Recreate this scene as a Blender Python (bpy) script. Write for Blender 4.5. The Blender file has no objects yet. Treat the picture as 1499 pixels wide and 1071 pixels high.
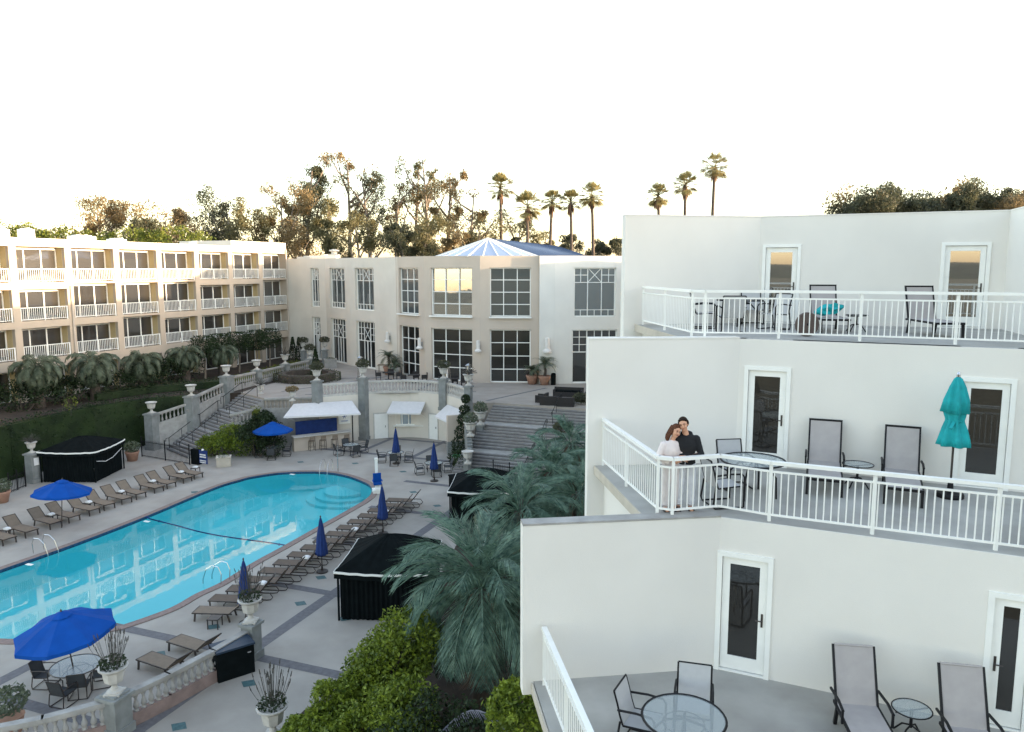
import bpy, bmesh, math, random
from mathutils import Vector, Matrix, geometry, noise
R = math.radians
random.seed(7)
sc = bpy.context.scene
col = sc.collection
# ---------------------------------------------------------------- camera, sky, sun, exposure
F_PX, CAM_H = 1110.0, 14.0
PITCH = math.atan((535.5-394)/F_PX)
cam = bpy.data.objects.new('camera', bpy.data.cameras.new('camera')); col.objects.link(cam)
cam.data.sensor_width = 36; cam.data.lens = 36*F_PX/1499; cam.data.clip_end = 6000; cam.data.clip_start = .1
cam.location = (0, 0, CAM_H); cam.rotation_euler = (math.pi/2-PITCH, 0, 0)
sc.camera = cam
SUN_AZ, SUN_EL = R(-10), R(5.0)          # azimuth counted from +X towards +Y
w = bpy.data.worlds.new('World'); sc.world = w; w.use_nodes = True
nt = w.node_tree; bg = nt.nodes['Background']
sky = nt.nodes.new('ShaderNodeTexSky'); sky.sky_type = 'NISHITA'; sky.sun_disc = False
sky.sun_elevation = SUN_EL; sky.sun_rotation = math.pi/2-SUN_AZ
sky.air_density = 1.0; sky.dust_density = 1.0; sky.ozone_density = 1.0
hs = nt.nodes.new('ShaderNodeHueSaturation'); hs.inputs['Saturation'].default_value = .72; nt.links.new(sky.outputs[0], hs.inputs['Color'])
wb_n = nt.nodes.new('ShaderNodeMixRGB'); wb_n.blend_type = 'MULTIPLY'; wb_n.inputs[0].default_value = 1; wb_n.inputs[2].default_value = (.975, .955, .985, 1); nt.links.new(hs.outputs[0], wb_n.inputs[1])
nt.links.new(wb_n.outputs[0], bg.inputs[0]); bg.inputs[1].default_value = .15
sl = bpy.data.lights.new('sun', 'SUN'); sl.energy = 2.0; sl.angle = R(.6); sl.color = (1, .74, .48)
so = bpy.data.objects.new('sun', sl); col.objects.link(so)
so.rotation_euler = (Vector((math.cos(SUN_AZ)*math.cos(SUN_EL), math.sin(SUN_AZ)*math.cos(SUN_EL), math.sin(SUN_EL)))).to_track_quat('Z', 'Y').to_euler()
sc.view_settings.view_transform = 'Standard'; sc.view_settings.look = 'None'
sc.view_settings.exposure = 2.93; sc.view_settings.gamma = 1
sc.cycles.max_bounces = 8; sc.cycles.transparent_max_bounces = 12
# ---------------------------------------------------------------- measuring helpers
sp, cp = math.sin(PITCH), math.cos(PITCH)
def P(px, py, z=0.0):
    u = (px-749.5)/F_PX; v = -(py-535.5)/F_PX
    t = (z-CAM_H)/(-sp+v*cp)
    return Vector((u*t, (cp+v*sp)*t, z))
def G(px, d, z=0.0):                    # point in plan along a bearing at a depth
    return Vector(((px-749.5)/F_PX*d, d, z))
def onseg(px, A, B):                    # where a bearing meets a wall line in plan -> distance along it
    u = (px-749.5)/F_PX; dx, dy = B[0]-A[0], B[1]-A[1]
    t = (u*A[1]-A[0])/(dx-u*dy); return t*math.hypot(dx, dy)
E1 = Vector((.352, .936, 0)); E2 = Vector((.936, -.352, 0)); AX = math.atan2(.936, .352)
def F(s, t, z=0.0): return E1*s+E2*t+Vector((0, 0, z))
ORD = 'first second third fourth fifth sixth seventh eighth ninth tenth eleventh twelfth thirteenth fourteenth fifteenth sixteenth seventeenth eighteenth nineteenth twentieth'.split()
# ---------------------------------------------------------------- mesh builder
class MB:
    def __init__(s): s.v = []; s.f = []
    def add(s, vs, fs):
        o = len(s.v); s.v += [tuple(a) for a in vs]; s.f += [tuple(i+o for i in q) for q in fs]; return s
    def box(s, c, d, rz=0, M=None):
        x, y, z = d[0]/2, d[1]/2, d[2]/2
        vs = [Vector((a*x, b*y, e*z)) for a in (-1, 1) for b in (-1, 1) for e in (-1, 1)]
        if M: vs = [M @ q for q in vs]
        elif rz:
            m = Matrix.Rotation(rz, 3, 'Z'); vs = [m @ q for q in vs]
        c = Vector(c)
        return s.add([q+c for q in vs], [(0,1,3,2),(4,6,7,5),(0,4,5,1),(2,3,7,6),(0,2,6,4),(1,5,7,3)])
    def beam(s, a, b, w_, h):            # box running from a to b
        a, b = Vector(a), Vector(b); d = b-a; L = d.length
        if L < 1e-6: return s
        q = d.to_track_quat('X', 'Z').to_matrix()
        return s.box((a+b)/2, (L, w_, h), M=q)
    def tube(s, pts, r, n=6, cap=True):
        pts = [Vector(p) for p in pts]; rs = r if isinstance(r, (list, tuple)) else [r]*len(pts)
        rings = []; up = None
        for i, p in enumerate(pts):
            d = (pts[min(i+1, len(pts)-1)]-pts[max(i-1, 0)]).normalized()
            if up is None: up = Vector((0, 0, 1)) if abs(d.z) < .9 else Vector((1, 0, 0))
            a = d.cross(up).normalized(); b = a.cross(d).normalized(); up = b
            rings.append([p+(a*math.cos(2*math.pi*k/n)+b*math.sin(2*math.pi*k/n))*rs[i] for k in range(n)])
        vs = [q for r_ in rings for q in r_]; fs = []
        for i in range(len(pts)-1):
            for k in range(n):
                k2 = (k+1) % n; fs.append((i*n+k, i*n+k2, (i+1)*n+k2, (i+1)*n+k))
        if cap: fs.append(tuple(range(n-1, -1, -1))); fs.append(tuple((len(pts)-1)*n+k for k in range(n)))
        return s.add(vs, fs)
    def lathe(s, prof, n=16, c=(0, 0, 0), fn=None):
        vs = []; fs = []
        for (r, z) in prof:
            for k in range(n):
                a = 2*math.pi*k/n; rr = r*(fn(a, z) if fn else 1)
                vs.append((c[0]+rr*math.cos(a), c[1]+rr*math.sin(a), c[2]+z))
        for i in range(len(prof)-1):
            for k in range(n):
                k2 = (k+1) % n; fs.append((i*n+k, i*n+k2, (i+1)*n+k2, (i+1)*n+k))
        fs.append(tuple(range(n-1, -1, -1))); fs.append(tuple((len(prof)-1)*n+k for k in range(n)))
        return s.add(vs, fs)
    def prism(s, poly, z0, z1):
        n = len(poly)
        A = sum(poly[i][0]*poly[(i+1) % n][1]-poly[(i+1) % n][0]*poly[i][1] for i in range(n))
        if A < 0: poly = poly[::-1]
        vs = [(p[0], p[1], z0) for p in poly]+[(p[0], p[1], z1) for p in poly]
        tris = geometry.tessellate_polygon([[Vector((p[0], p[1], 0)) for p in poly]])
        fs = [(i, (i+1) % n, (i+1) % n+n, i+n) for i in range(n)]
        for t in tris:
            a, b, c = [Vector(vs[i]) for i in t]
            if (b-a).cross(c-a).z < 0: t = t[::-1]
            fs.append((t[2], t[1], t[0])); fs.append((t[0]+n, t[1]+n, t[2]+n))
        return s.add(vs, fs)
    def quad(s, a, b, c, d): return s.add([a, b, c, d], [(0, 1, 2, 3)])
    def wall(s, A, B, z0, z1, th, ops=()):    # straight wall; openings (s0,s1,za,zb) left as real holes. th>0 thickens to the left of A->B
        A = Vector((A[0], A[1], 0)); B = Vector((B[0], B[1], 0)); d = (B-A); L = d.length; d.normalize(); n = Vector((-d.y, d.x, 0))
        ss = sorted({0, L}|{min(max(o[0], 0), L) for o in ops}|{min(max(o[1], 0), L) for o in ops})
        for i in range(len(ss)-1):
            a, b = ss[i], ss[i+1]
            if b-a < 1e-4: continue
            zs = [z0]
            for o in sorted([o for o in ops if o[0] < (a+b)/2 < o[1]], key=lambda o: o[2]): zs += [o[2], o[3]]
            zs.append(z1)
            for k in range(0, len(zs), 2):
                if zs[k+1]-zs[k] > 1e-3:
                    c = A+d*(a+b)/2+n*th/2; c.z = (zs[k]+zs[k+1])/2
                    s.box(c, (b-a, abs(th), zs[k+1]-zs[k]), rz=math.atan2(d.y, d.x))
        return s
    def build(s, name, mat, parent=None, smooth=False, loc=(0, 0, 0), rz=0):
        me = bpy.data.meshes.new(name); me.from_pydata(s.v, [], s.f); me.update()
        if smooth: me.polygons.foreach_set('use_smooth', [True]*len(me.polygons))
        for m in (mat if isinstance(mat, (list, tuple)) else [mat]): me.materials.append(m)
        o = bpy.data.objects.new(name, me); col.objects.link(o); o.parent = parent; o.location = loc; o.rotation_euler.z = rz
        return o
def tag(o, label=None, cat=None, group=None, kind=None):
    if label: o['label'] = label
    if cat: o['category'] = cat
    if group: o['group'] = group
    if kind: o['kind'] = kind
    return o
def thing(name, label, cat, loc=(0, 0, 0), rz=0, group=None):
    o = bpy.data.objects.new(name, None); col.objects.link(o); o.location = loc; o.rotation_euler.z = rz; o.empty_display_size = .2
    return tag(o, label, cat, group)
def struct(name, mb, m, **k): return tag(mb.build(name, m, **k), kind='structure')
KIDS = {}
def copy_tree(o, parent=None):
    c = o.copy(); col.objects.link(c); c.parent = parent
    for ch in o.children: copy_tree(ch, c)
    return c
def dup(o, loc, rz, label=None, group=None):
    c = copy_tree(o); c.location = loc; c.rotation_euler.z = rz
    if label: c['label'] = label
    if group: c['group'] = group
    return c
class Proto:                            # first placement uses the built thing itself, later ones copy it
    def __init__(s, fn): s.fn = fn; s.o = None
    def put(s, loc, rz, label, group=None, sc_=None):
        if s.o is None:
            s.o = s.fn(); c = s.o; c.location = loc; c.rotation_euler.z = rz
            c['label'] = label
            if group: c['group'] = group
        else:
            c = copy_tree(s.o); c.location = loc; c.rotation_euler.z = rz; c['label'] = label
            if group: c['group'] = group
            elif 'group' in c: del c['group']
        if sc_: c.scale = (sc_, sc_, sc_)
        return c
# ---------------------------------------------------------------- materials
def mat(name, c, rough=.7, var=.12, nscale=3., bump=.0, bscale=60., metal=0., spec=.5, c2=None, trans=0., detail=4, dirt=0.):
    m = bpy.data.materials.new(name); m.use_nodes = True; n = m.node_tree.nodes; l = m.node_tree.links
    b = n['Principled BSDF']; b.inputs['Roughness'].default_value = rough; b.inputs['Metallic'].default_value = metal
    b.inputs['Specular IOR Level'].default_value = spec
    tc = n.new('ShaderNodeTexCoord'); nz = n.new('ShaderNodeTexNoise'); nz.inputs['Scale'].default_value = nscale; nz.inputs['Detail'].default_value = detail
    l.new(tc.outputs['Object'], nz.inputs['Vector'])
    rp = n.new('ShaderNodeValToRGB'); rp.color_ramp.elements[0].position = .3; rp.color_ramp.elements[1].position = .7
    c2 = c2 or tuple(x*(1-var*2) for x in c)
    rp.color_ramp.elements[0].color = (*c2, 1); rp.color_ramp.elements[1].color = (*c, 1)
    l.new(nz.outputs['Fac'], rp.inputs['Fac']); out = rp.outputs['Color']
    if dirt:
        n2 = n.new('ShaderNodeTexNoise'); n2.inputs['Scale'].default_value = nscale*.23; n2.inputs['Detail'].default_value = 8; n2.inputs['Roughness'].default_value = .65
        mp = n.new('ShaderNodeMapping'); mp.inputs['Scale'].default_value = (1, 1, .35); l.new(tc.outputs['Object'], mp.inputs[0]); l.new(mp.outputs[0], n2.inputs['Vector'])
        mr = n.new('ShaderNodeMapRange'); mr.inputs[1].default_value = .45; mr.inputs[2].default_value = .75; mr.inputs[3].default_value = 0; mr.inputs[4].default_value = dirt
        l.new(n2.outputs['Fac'], mr.inputs[0])
        mx = n.new('ShaderNodeMixRGB'); mx.blend_type = 'MULTIPLY'; mx.inputs[2].default_value = (.55, .5, .45, 1)
        l.new(mr.outputs[0], mx.inputs[0]); l.new(out, mx.inputs[1]); out = mx.outputs[0]
    l.new(out, b.inputs['Base Color'])
    if bump:
        n3 = n.new('ShaderNodeTexNoise'); n3.inputs['Scale'].default_value = bscale; n3.inputs['Detail'].default_value = 3; l.new(tc.outputs['Object'], n3.inputs['Vector'])
        bp = n.new('ShaderNodeBump'); bp.inputs['Strength'].default_value = bump; bp.inputs['Distance'].default_value = .02
        l.new(n3.outputs['Fac'], bp.inputs['Height']); l.new(bp.outputs[0], b.inputs['Normal'])
    if trans:
        tr = n.new('ShaderNodeBsdfTranslucent'); l.new(out, tr.inputs[0]); mx = n.new('ShaderNodeMixShader'); mx.inputs[0].default_value = trans
        l.new(b.outputs[0], mx.inputs[1]); l.new(tr.outputs[0], mx.inputs[2]); l.new(mx.outputs[0], n['Material Output'].inputs[0])
    return m
def glass(name, tint, fac=.25, rough=.015, wav=.0):
    m = bpy.data.materials.new(name); m.use_nodes = True; n = m.node_tree.nodes; l = m.node_tree.links
    b = n['Principled BSDF']; b.inputs['Base Color'].default_value = (*tint, 1); b.inputs['Roughness'].default_value = .3
    g = n.new('ShaderNodeBsdfGlossy'); g.inputs['Roughness'].default_value = rough; g.inputs['Color'].default_value = (.95, .95, .95, 1)
    fr = n.new('ShaderNodeFresnel'); fr.inputs[0].default_value = 1.5
    mr = n.new('ShaderNodeMapRange'); mr.inputs[3].default_value = fac; mr.inputs[4].default_value = 1.; l.new(fr.outputs[0], mr.inputs[0])
    mx = n.new('ShaderNodeMixShader'); l.new(mr.outputs[0], mx.inputs[0]); l.new(b.outputs[0], mx.inputs[1]); l.new(g.outputs[0], mx.inputs[2])
    l.new(mx.outputs[0], n['Material Output'].inputs[0])
    if wav:
        tc = n.new('ShaderNodeTexCoord'); nz = n.new('ShaderNodeTexNoise'); nz.inputs['Scale'].default_value = .7; l.new(tc.outputs['Object'], nz.inputs['Vector'])
        bp = n.new('ShaderNodeBump'); bp.inputs['Strength'].default_value = wav; bp.inputs['Distance'].default_value = .1
        l.new(nz.outputs['Fac'], bp.inputs['Height']); l.new(bp.outputs[0], g.inputs['Normal'])
    return m
def clear_glass(name, tint=(.86, .88, .88), alpha=.35):
    m = bpy.data.materials.new(name); m.use_nodes = True; n = m.node_tree.nodes; l = m.node_tree.links
    t = n.new('ShaderNodeBsdfTransparent'); t.inputs[0].default_value = (*tint, 1); b = n['Principled BSDF']
    b.inputs['Base Color'].default_value = (.55, .6, .6, 1); b.inputs['Roughness'].default_value = .08
    mx = n.new('ShaderNodeMixShader'); mx.inputs[0].default_value = alpha; l.new(t.outputs[0], mx.inputs[1]); l.new(b.outputs[0], mx.inputs[2])
    l.new(mx.outputs[0], n['Material Output'].inputs[0]); return m
def leafmat(name, c, c2, sc_=.6, trans=.25, rough=.55):
    return mat(name, c, rough=rough, nscale=sc_, c2=c2, trans=trans, spec=.35, detail=6)
M = {}
M['stucco'] = mat('white_stucco', (.79, .765, .715), .9, .035, .5, .25, 90, dirt=.12)
M['wingst'] = mat('cream_stucco', (.52, .435, .345), .9, .05, .8, .2, 60, dirt=.15)
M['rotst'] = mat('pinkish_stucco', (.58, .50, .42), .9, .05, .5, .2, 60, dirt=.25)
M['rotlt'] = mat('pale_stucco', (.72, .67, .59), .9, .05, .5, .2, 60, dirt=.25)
M['ochre'] = mat('ochre_paint', (.58, .45, .24), .85, .05, 1.5)
M['white'] = mat('white_paint', (.88, .88, .84), .4, .03, 4)
M['whitefab'] = mat('white_canvas', (.78, .76, .76), .85, .04, 4, .1, 200, trans=.15)
M['tfloor'] = mat('terrace_concrete', (.45, .44, .41), .85, .12, 1.2, .25, 120, dirt=.45)
M['slabedge'] = mat('slab_edge', (.55, .50, .42), .85, .1, 2, dirt=.3)
M['deck'] = mat('deck_concrete', (.41, .38, .34), .8, .09, .7, .25, 140, dirt=.5)
M['band'] = mat('grey_brick_band', (.17, .165, .175), .85, .15, 6, .4, 30)
M['cop'] = mat('coping_brick', (.27, .20, .18), .75, .15, 7, .3, 40)
M['pave'] = mat('plaza_paving', (.38, .34, .30), .8, .08, .8, .2, 60, dirt=.4)
M['teal'] = mat('teal_stone', (.07, .15, .16), .6, .2, 8)
M['stone'] = mat('cast_stone', (.40, .39, .37), .9, .15, 2.5, .4, 50, dirt=.5)
M['mossst'] = mat('greenish_stone', (.27, .285, .28), .9, .15, 2.5, .4, 50, dirt=.6)
M['pinkst'] = mat('pink_plinth', (.30, .22, .20), .9, .15, 3, .3, 50, dirt=.4)
M['urn'] = mat('urn_stone', (.58, .56, .52), .8, .1, 5, dirt=.4)
M['terra'] = mat('terracotta', (.42, .24, .17), .85, .12, 4, dirt=.3)
M['black'] = mat('black_metal', (.010, .010, .012), .5, .1, 5, spec=.25)
M['bronze'] = mat('dark_bronze', (.045, .035, .03), .45, .15, 5)
M['dkfab'] = mat('black_canvas', (.006, .009, .010), .95, .2, 3, .2, 90, spec=.08)
M['blue'] = mat('blue_canvas', (.003, .085, .42), .8, .10, 2, .1, 120, trans=.2, spec=.2)
M['navy'] = mat('navy_canvas', (.008, .035, .17), .85, .15, 4, .1, 120)
M['tealfab'] = mat('turquoise_canvas', (.008, .42, .45), .8, .12, 6, .15, 150, trans=.15)
M['shadesl'] = mat('shaded_taupe_sling', (.13, .095, .07), .8, .1, 6, .15, 200)  # taupe sling darkened, shade of the lounger backs put into the colour
M['taupe'] = mat('taupe_sling', (.22, .17, .125), .8, .08, 6, .15, 200)
M['greysl'] = mat('grey_sling', (.40, .37, .36), .8, .05, 6, .2, 300)
M['palesl'] = mat('pale_sling', (.48, .48, .48), .8, .05, 6, .2, 300)
M['towel'] = mat('white_towel', (.8, .8, .8), .95, .05, 10)
M['wicker'] = mat('dark_wicker', (.03, .026, .026), .7, .3, 25, .5, 60)
M['darkgl'] = glass('dark_glass', (.006, .005, .004), .045)
M['rotgl'] = glass('tinted_glass', (.03, .048, .055), .13, wav=.04)
M['rotgl2'] = glass('lower_tinted_glass', (.004, .005, .006), .02)
M['topgl'] = glass('mirroring_door_glass', (.03, .03, .025), .36)
M['winggl'] = glass('balcony_glass', (.015, .013, .012), .10, wav=.05)
M['skygl'] = glass('skylight_glass', (.16, .22, .38), .25, .08)
M['bluer'] = mat('blue_metal_roof', (.05, .09, .18), .5, .08, 1, spec=.3)
M['tableg'] = clear_glass('table_glass')
M['chrome'] = mat('steel', (.6, .6, .6), .2, .03, 3, metal=1)
M['basin'] = mat('pool_plaster', (.17, .76, .78), .6, .05, .35)
M['bark'] = mat('grey_bark', (.30, .25, .20), .9, .2, 2, .5, 15)
M['darkbark'] = mat('dark_bark', (.10, .08, .065), .95, .2, 3, .6, 15)
M['euc'] = leafmat('eucalyptus_leaf', (.24, .21, .10), (.09, .09, .04), .9, trans=.4)
M['eucb'] = leafmat('bronze_leaf', (.34, .25, .13), (.14, .11, .05), .8, trans=.4)
M['eucd'] = leafmat('dark_leaf', (.12, .125, .07), (.045, .05, .03), .9, trans=.35)
M['hedge'] = leafmat('hedge_leaf', (.030, .055, .016), (.012, .025, .009), .8)
M['gold'] = leafmat('golden_green_leaf', (.25, .32, .03), (.02, .05, .008), 4)
M['yel'] = leafmat('yellow_green_leaf', (.17, .19, .02), (.06, .09, .015), 1.)
M['butia'] = leafmat('blue_green_frond', (.20, .31, .23), (.03, .075, .055), 5, trans=.25)
M['palmg'] = leafmat('palm_green', (.17, .20, .13), (.045, .065, .04), 3)
M['fan'] = leafmat('fan_palm_leaf', (.34, .28, .12), (.15, .14, .05), 1.5, trans=.35)
M['dead'] = mat('dead_frond', (.24, .14, .085), .9, .2, 2)
M['drygr'] = mat('pale_dry_frond', (.30, .30, .36), .8, .2, 2)
M['soil'] = mat('garden_soil', (.06, .042, .03), .95, .3, 1.5, .6, 8)
M['lawn'] = mat('dark_lawn', (.028, .05, .014), .95, .25, .8, .8, 12)
M['ground'] = mat('dry_ground', (.08, .07, .035), .95, .3, .05)
M['hill'] = mat('wooded_hill', (.045, .05, .03), .95, .35, .03)
M['roof'] = mat('flat_roof', (.30, .29, .28), .9, .1, .8)
M['twig'] = mat('plant_twig', (.09, .085, .075), .9, .3, 6)
M['skin'] = mat('skin', (.62, .33, .21), .55, .04, 12)
M['hairb'] = mat('auburn_hair', (.16, .06, .03), .75, .45, 60, spec=.2)
M['hairk'] = mat('dark_hair', (.03, .017, .011), .8, .3, 60, spec=.15)
M['cream'] = mat('cream_knit', (.74, .66, .64), .95, .06, 9, .2, 200)
M['creampt'] = mat('pale_cotton', (.74, .68, .67), .95, .06, 9, .15, 120)
M['greypt'] = mat('light_grey_cotton', (.66, .67, .71), .95, .06, 9, .15, 120)
M['blkhd'] = mat('black_fleece', (.012, .013, .016), .95, .1, 9, .15, 120)
M['sandal'] = mat('dark_rubber', (.03, .02, .02), .7, .2, 9)
M['eye'] = mat('eye_dark', (.02, .015, .012), .3, .1, 9)
M['lip'] = mat('lip', (.38, .13, .11), .5, .05, 9)
M['lampw'] = mat('lamp_opal', (.75, .72, .68), .5, .05, 4)
M['lawn2'] = leafmat('groundcover_leaf', (.06, .09, .02), (.02, .035, .01), .9)
M['red'] = mat('pink_red_flower', (.30, .05, .05), .7, .2, 5)
M['green'] = mat('green_plastic', (.01, .30, .10), .5, .1, 4)
# water
wm = bpy.data.materials.new('pool_water'); wm.use_nodes = True; n = wm.node_tree.nodes; l = wm.node_tree.links
n.remove(n['Principled BSDF'])
tr = n.new('ShaderNodeBsdfTransparent'); tr.inputs[0].default_value = (.70, .95, .98, 1)
gl = n.new('ShaderNodeBsdfGlossy'); gl.inputs['Roughness'].default_value = .015
fr = n.new('ShaderNodeFresnel'); fr.inputs[0].default_value = 1.21; mx = n.new('ShaderNodeMixShader')
l.new(fr.outputs[0], mx.inputs[0]); l.new(tr.outputs[0], mx.inputs[1]); l.new(gl.outputs[0], mx.inputs[2]); l.new(mx.outputs[0], n['Material Output'].inputs[0])
tc = n.new('ShaderNodeTexCoord'); n1 = n.new('ShaderNodeTexNoise'); n1.inputs['Scale'].default_value = 1.1; n1.inputs['Detail'].default_value = 2
l.new(tc.outputs['Object'], n1.inputs['Vector']); bp = n.new('ShaderNodeBump'); bp.inputs['Strength'].default_value = .035; bp.inputs['Distance'].default_value = .05
l.new(n1.outputs['Fac'], bp.inputs['Height']); l.new(bp.outputs[0], gl.inputs['Normal']); l.new(bp.outputs[0], fr.inputs['Normal'])
M['water'] = wm
# ================================================================ SETTING: ground, deck, pool, plaza, hills
PZ = 3.8
struct('ground', MB().add([(-3000, -3000, -2.5), (3000, -3000, -2.5), (3000, 3000, -2.5), (-3000, 3000, -2.5)], [(0, 1, 2, 3)]), M['ground'])
hb = MB(); nn = 140
for k in range(nn):
    a0, a1 = 2*math.pi*k/nn, 2*math.pi*(k+1)/nn
    for a in (a0,):
        pass
vs = []; fs = []
for k in range(nn):
    a = 2*math.pi*k/nn; h = 26+34*max(0, noise.noise(Vector((math.cos(a)*3, math.sin(a)*3, 1))))+5*noise.noise(Vector((math.cos(a)*16, math.sin(a)*16, 2)))
    if math.sin(a) > .2: h = 15+2*noise.noise(Vector((math.cos(a)*30, math.sin(a)*30, 2)))
    for rr, hh in ((1500, -3), (1700, h*.75), (1900, h), (2300, -3)): vs.append((rr*math.cos(a), rr*math.sin(a), hh))
for k in range(nn):
    k2 = (k+1) % nn
    for j in range(3): fs.append((k*4+j, k2*4+j, k2*4+j+1, k*4+j+1))
struct('hills', MB().add(vs, fs), M['hill'], smooth=True)
def cr(pts, n=6, closed=False):          # Catmull-Rom
    out = []; m = len(pts)
    for i in range(m if closed else m-1):
        p = [Vector(pts[(i+k) % m] if closed else pts[min(max(i+k, 0), m-1)]) for k in (-1, 0, 1, 2)]
        for j in range(n):
            t = j/n; out.append(.5*((2*p[1])+(-p[0]+p[2])*t+(2*p[0]-5*p[1]+4*p[2]-p[3])*t*t+(-p[0]+3*p[1]-3*p[2]+p[3])*t**3))
    if not closed: out.append(Vector(pts[-1]))
    return out
pool_px = [(0,835),(111,796),(212,757),(312,715),(350,703),(370,698),(414,692),(469,691),(505,696),(535,707),(544,716),(538,729),(505,749),(469,769),(414,800),(370,824),(323,853),(286,870),(250,890),(196,910),(163,919),(90,931),(37,936)]
pool = [P(a, b, 0) for a, b in pool_px]+[Vector((-20.4, 27.5, 0)), Vector((-22.8, 28.2, 0)), Vector((-24.6, 30, 0)), Vector((-24.8, 32.2, 0))]
pool = cr(pool, 5, True)
def offs(poly, d):
    out = []; m = len(poly)
    for i in range(m):
        t = (poly[(i+1) % m]-poly[i-1]).normalized(); out.append(poly[i]+Vector((-t.y, t.x, 0))*d)
    return out
A_ = sum(pool[i].x*pool[(i+1) % len(pool)].y-pool[(i+1) % len(pool)].x*pool[i].y for i in range(len(pool)))
SG = -1 if A_ > 0 else 1
outer = offs(pool, SG*.38); inner = offs(pool, -SG*.02)
deck_out = [Vector(p) for p in ((-60, 10, 0), (12, 10, 0), (12, 70, 0), (-60, 70, 0))]
def ring_sheet(o, i_, z):
    allv = [Vector((p.x, p.y, z)) for p in o+i_]; tr_ = geometry.tessellate_polygon([o, i_]); fs = []
    for t in tr_:
        a, b, c = [allv[q] for q in t]
        fs.append(t if (b-a).cross(c-a).z > 0 else t[::-1])
    return allv, fs
dk = MB(); dk.add(*ring_sheet(deck_out, outer, 0))
struct('pool_deck', dk, M['deck'])
cb = MB(); m = len(pool)
for lo, hi, z0, z1 in ((outer, pool, .035, .035),):
    cb.add([(p.x, p.y, z0) for p in lo]+[(p.x, p.y, z1) for p in hi]+[(p.x, p.y, -.02) for p in lo], [(i, (i+1) % m, m+(i+1) % m, m+i)[::-SG] for i in range(m)]+[(i, (i+1) % m, 2*m+(i+1) % m, 2*m+i) for i in range(m)])
struct('pool_coping', cb, M['cop'])
tb = MB(); tb.add([(p.x, p.y, .035) for p in pool]+[(p.x, p.y, -.13) for p in pool], [(i, (i+1) % m, m+(i+1) % m, m+i) for i in range(m)])
M['tile'] = mat('waterline_tile', (.02, .07, .16), .3, .3, 8)
struct('waterline_tiles', tb, M['tile'])
bs = MB(); lo_ = offs(pool, -SG*.15)
bs.add([(p.x, p.y, -.13) for p in pool]+[(p.x, p.y, -1.35) for p in lo_], [(i, (i+1) % m, m+(i+1) % m, m+i) for i in range(m)])
ts = geometry.tessellate_polygon([lo_]); bs.add([(p.x, p.y, -1.35) for p in lo_], [t for t in ts])
for q, zt_ in ((0, -1.18), (.6, -1.0), (1.2, -.8)):      # entry steps at the far end
    c = P(505, 700, 0); bs.lathe([(2.6-q, -1.35), (2.6-q, zt_)], 32, (c.x, c.y, 0))
struct('pool_basin', bs, M['basin'])
wb = MB(); wb.add([(p.x, p.y, -.075) for p in inner], [t for t in geometry.tessellate_polygon([inner])])
for i, f_ in enumerate(wb.f):
    a, b, c = [Vector(wb.v[q]) for q in f_]
    if (b-a).cross(c-a).z < 0: wb.f[i] = f_[::-1]
struct('pool_water', wb, M['water'])
# paving bands, aligned with the pool
def band(mb, a, b, wd, z):
    a, b = Vector(a), Vector(b); d = (b-a).normalized(); n_ = Vector((-d.y, d.x, 0))*wd/2
    mb.quad((a-n_).xyz+Vector((0, 0, z)), (b-n_)+Vector((0, 0, z)), (b+n_)+Vector((0, 0, z)), (a+n_)+Vector((0, 0, z)))
b1 = MB(); b2 = MB()
band(b1, F(14, -18.35), F(50, -18.35), .55, .004)
for s in (16.0, 21.1, 26.7, 32.3, 37.9): band(b2, F(s, -23.3 if s > 24 else -26.5), F(s, -10), .45, .008)
band(b2, F(43.5, -24.0), F(43.5, -10), .45, .008)
band(b2, F(49.3, -36), F(49.3, -10), .45, .008)
band(b2, F(54.5, -38), F(54.5, -20), .4, .008)
for t in (-31.2, -26.6): band(b1, F(48.2, t), F(60, t), .4, .004)
for t in (-33.0, -29.0, -25.0): band(b1, F(8, t), F(18.2, t), .5, .004)
struct('paving_bands', b1, M['band']); struct('cross_paving_bands', b2, M['band'])
dm = MB()
for px, py in ((440,883),(313,917),(262,1063),(364,1000),(470,845),(385,845),(605,720),(560,760),(440,676),(520,678),(590,690),(640,740),(285,720),(505,905),(233,957)):
    p = P(px, py, .006)
    for rr in (.26,): dm.add([p+E1*rr, p-E2*rr*1.2, p-E1*rr, p+E2*rr*1.2], [(0, 1, 2, 3)])
struct('deck_inlay_stones', dm, M['teal'])
# upper plaza (sheet with its retained edge)
stairA, stairDir = Vector((-25.6, 56.6, 0)), Vector((.70, .714, 0)).normalized(); stairR = Vector((stairDir.y, -stairDir.x, 0))
arc = cr([(-15.6, 60.1, 0), (-13.9, 60.9, 0), (-11.6, 62.0, 0), (-8.5, 62.6, 0), (-5.6, 61.3, 0), (-4.1, 59.3, 0), (-3.35, 57.4, 0)], 4)
gst0 = Vector((-4.2, 50.2, 0)); gtop = gst0+E1*8.0
plaza = [stairA+stairDir*6.3-stairR*2, stairA+stairDir*6.3+stairR*2]+arc+[gtop, gtop+E2*13, Vector((40, 44, 0)), Vector((45, 120, 0)), Vector((-60, 120, 0)), Vector((-21.5, 92, 0)), Vector((-19.9, 73.5, 0)), Vector((-21.1, 69.4, 0)), Vector((-22.3, 65.2, 0))]
struct('upper_plaza', MB().prism([(p.x, p.y) for p in plaza], -2.4, PZ), M['pave'])
garden = [(-22.6, 62.6), (-22.3, 65.2), (-21.1, 69.4), (-19.9, 73.5), (-21.5, 92), (-60, 120), (-75, 30), (-36.8, 40), (-33.9, 50), (-32, 56.8), (-29.3, 60.4), (-26, 62.2)]
struct('palm_garden', MB().prism(garden, -2.4, PZ-.05), M['soil'])
pb = MB()
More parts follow.
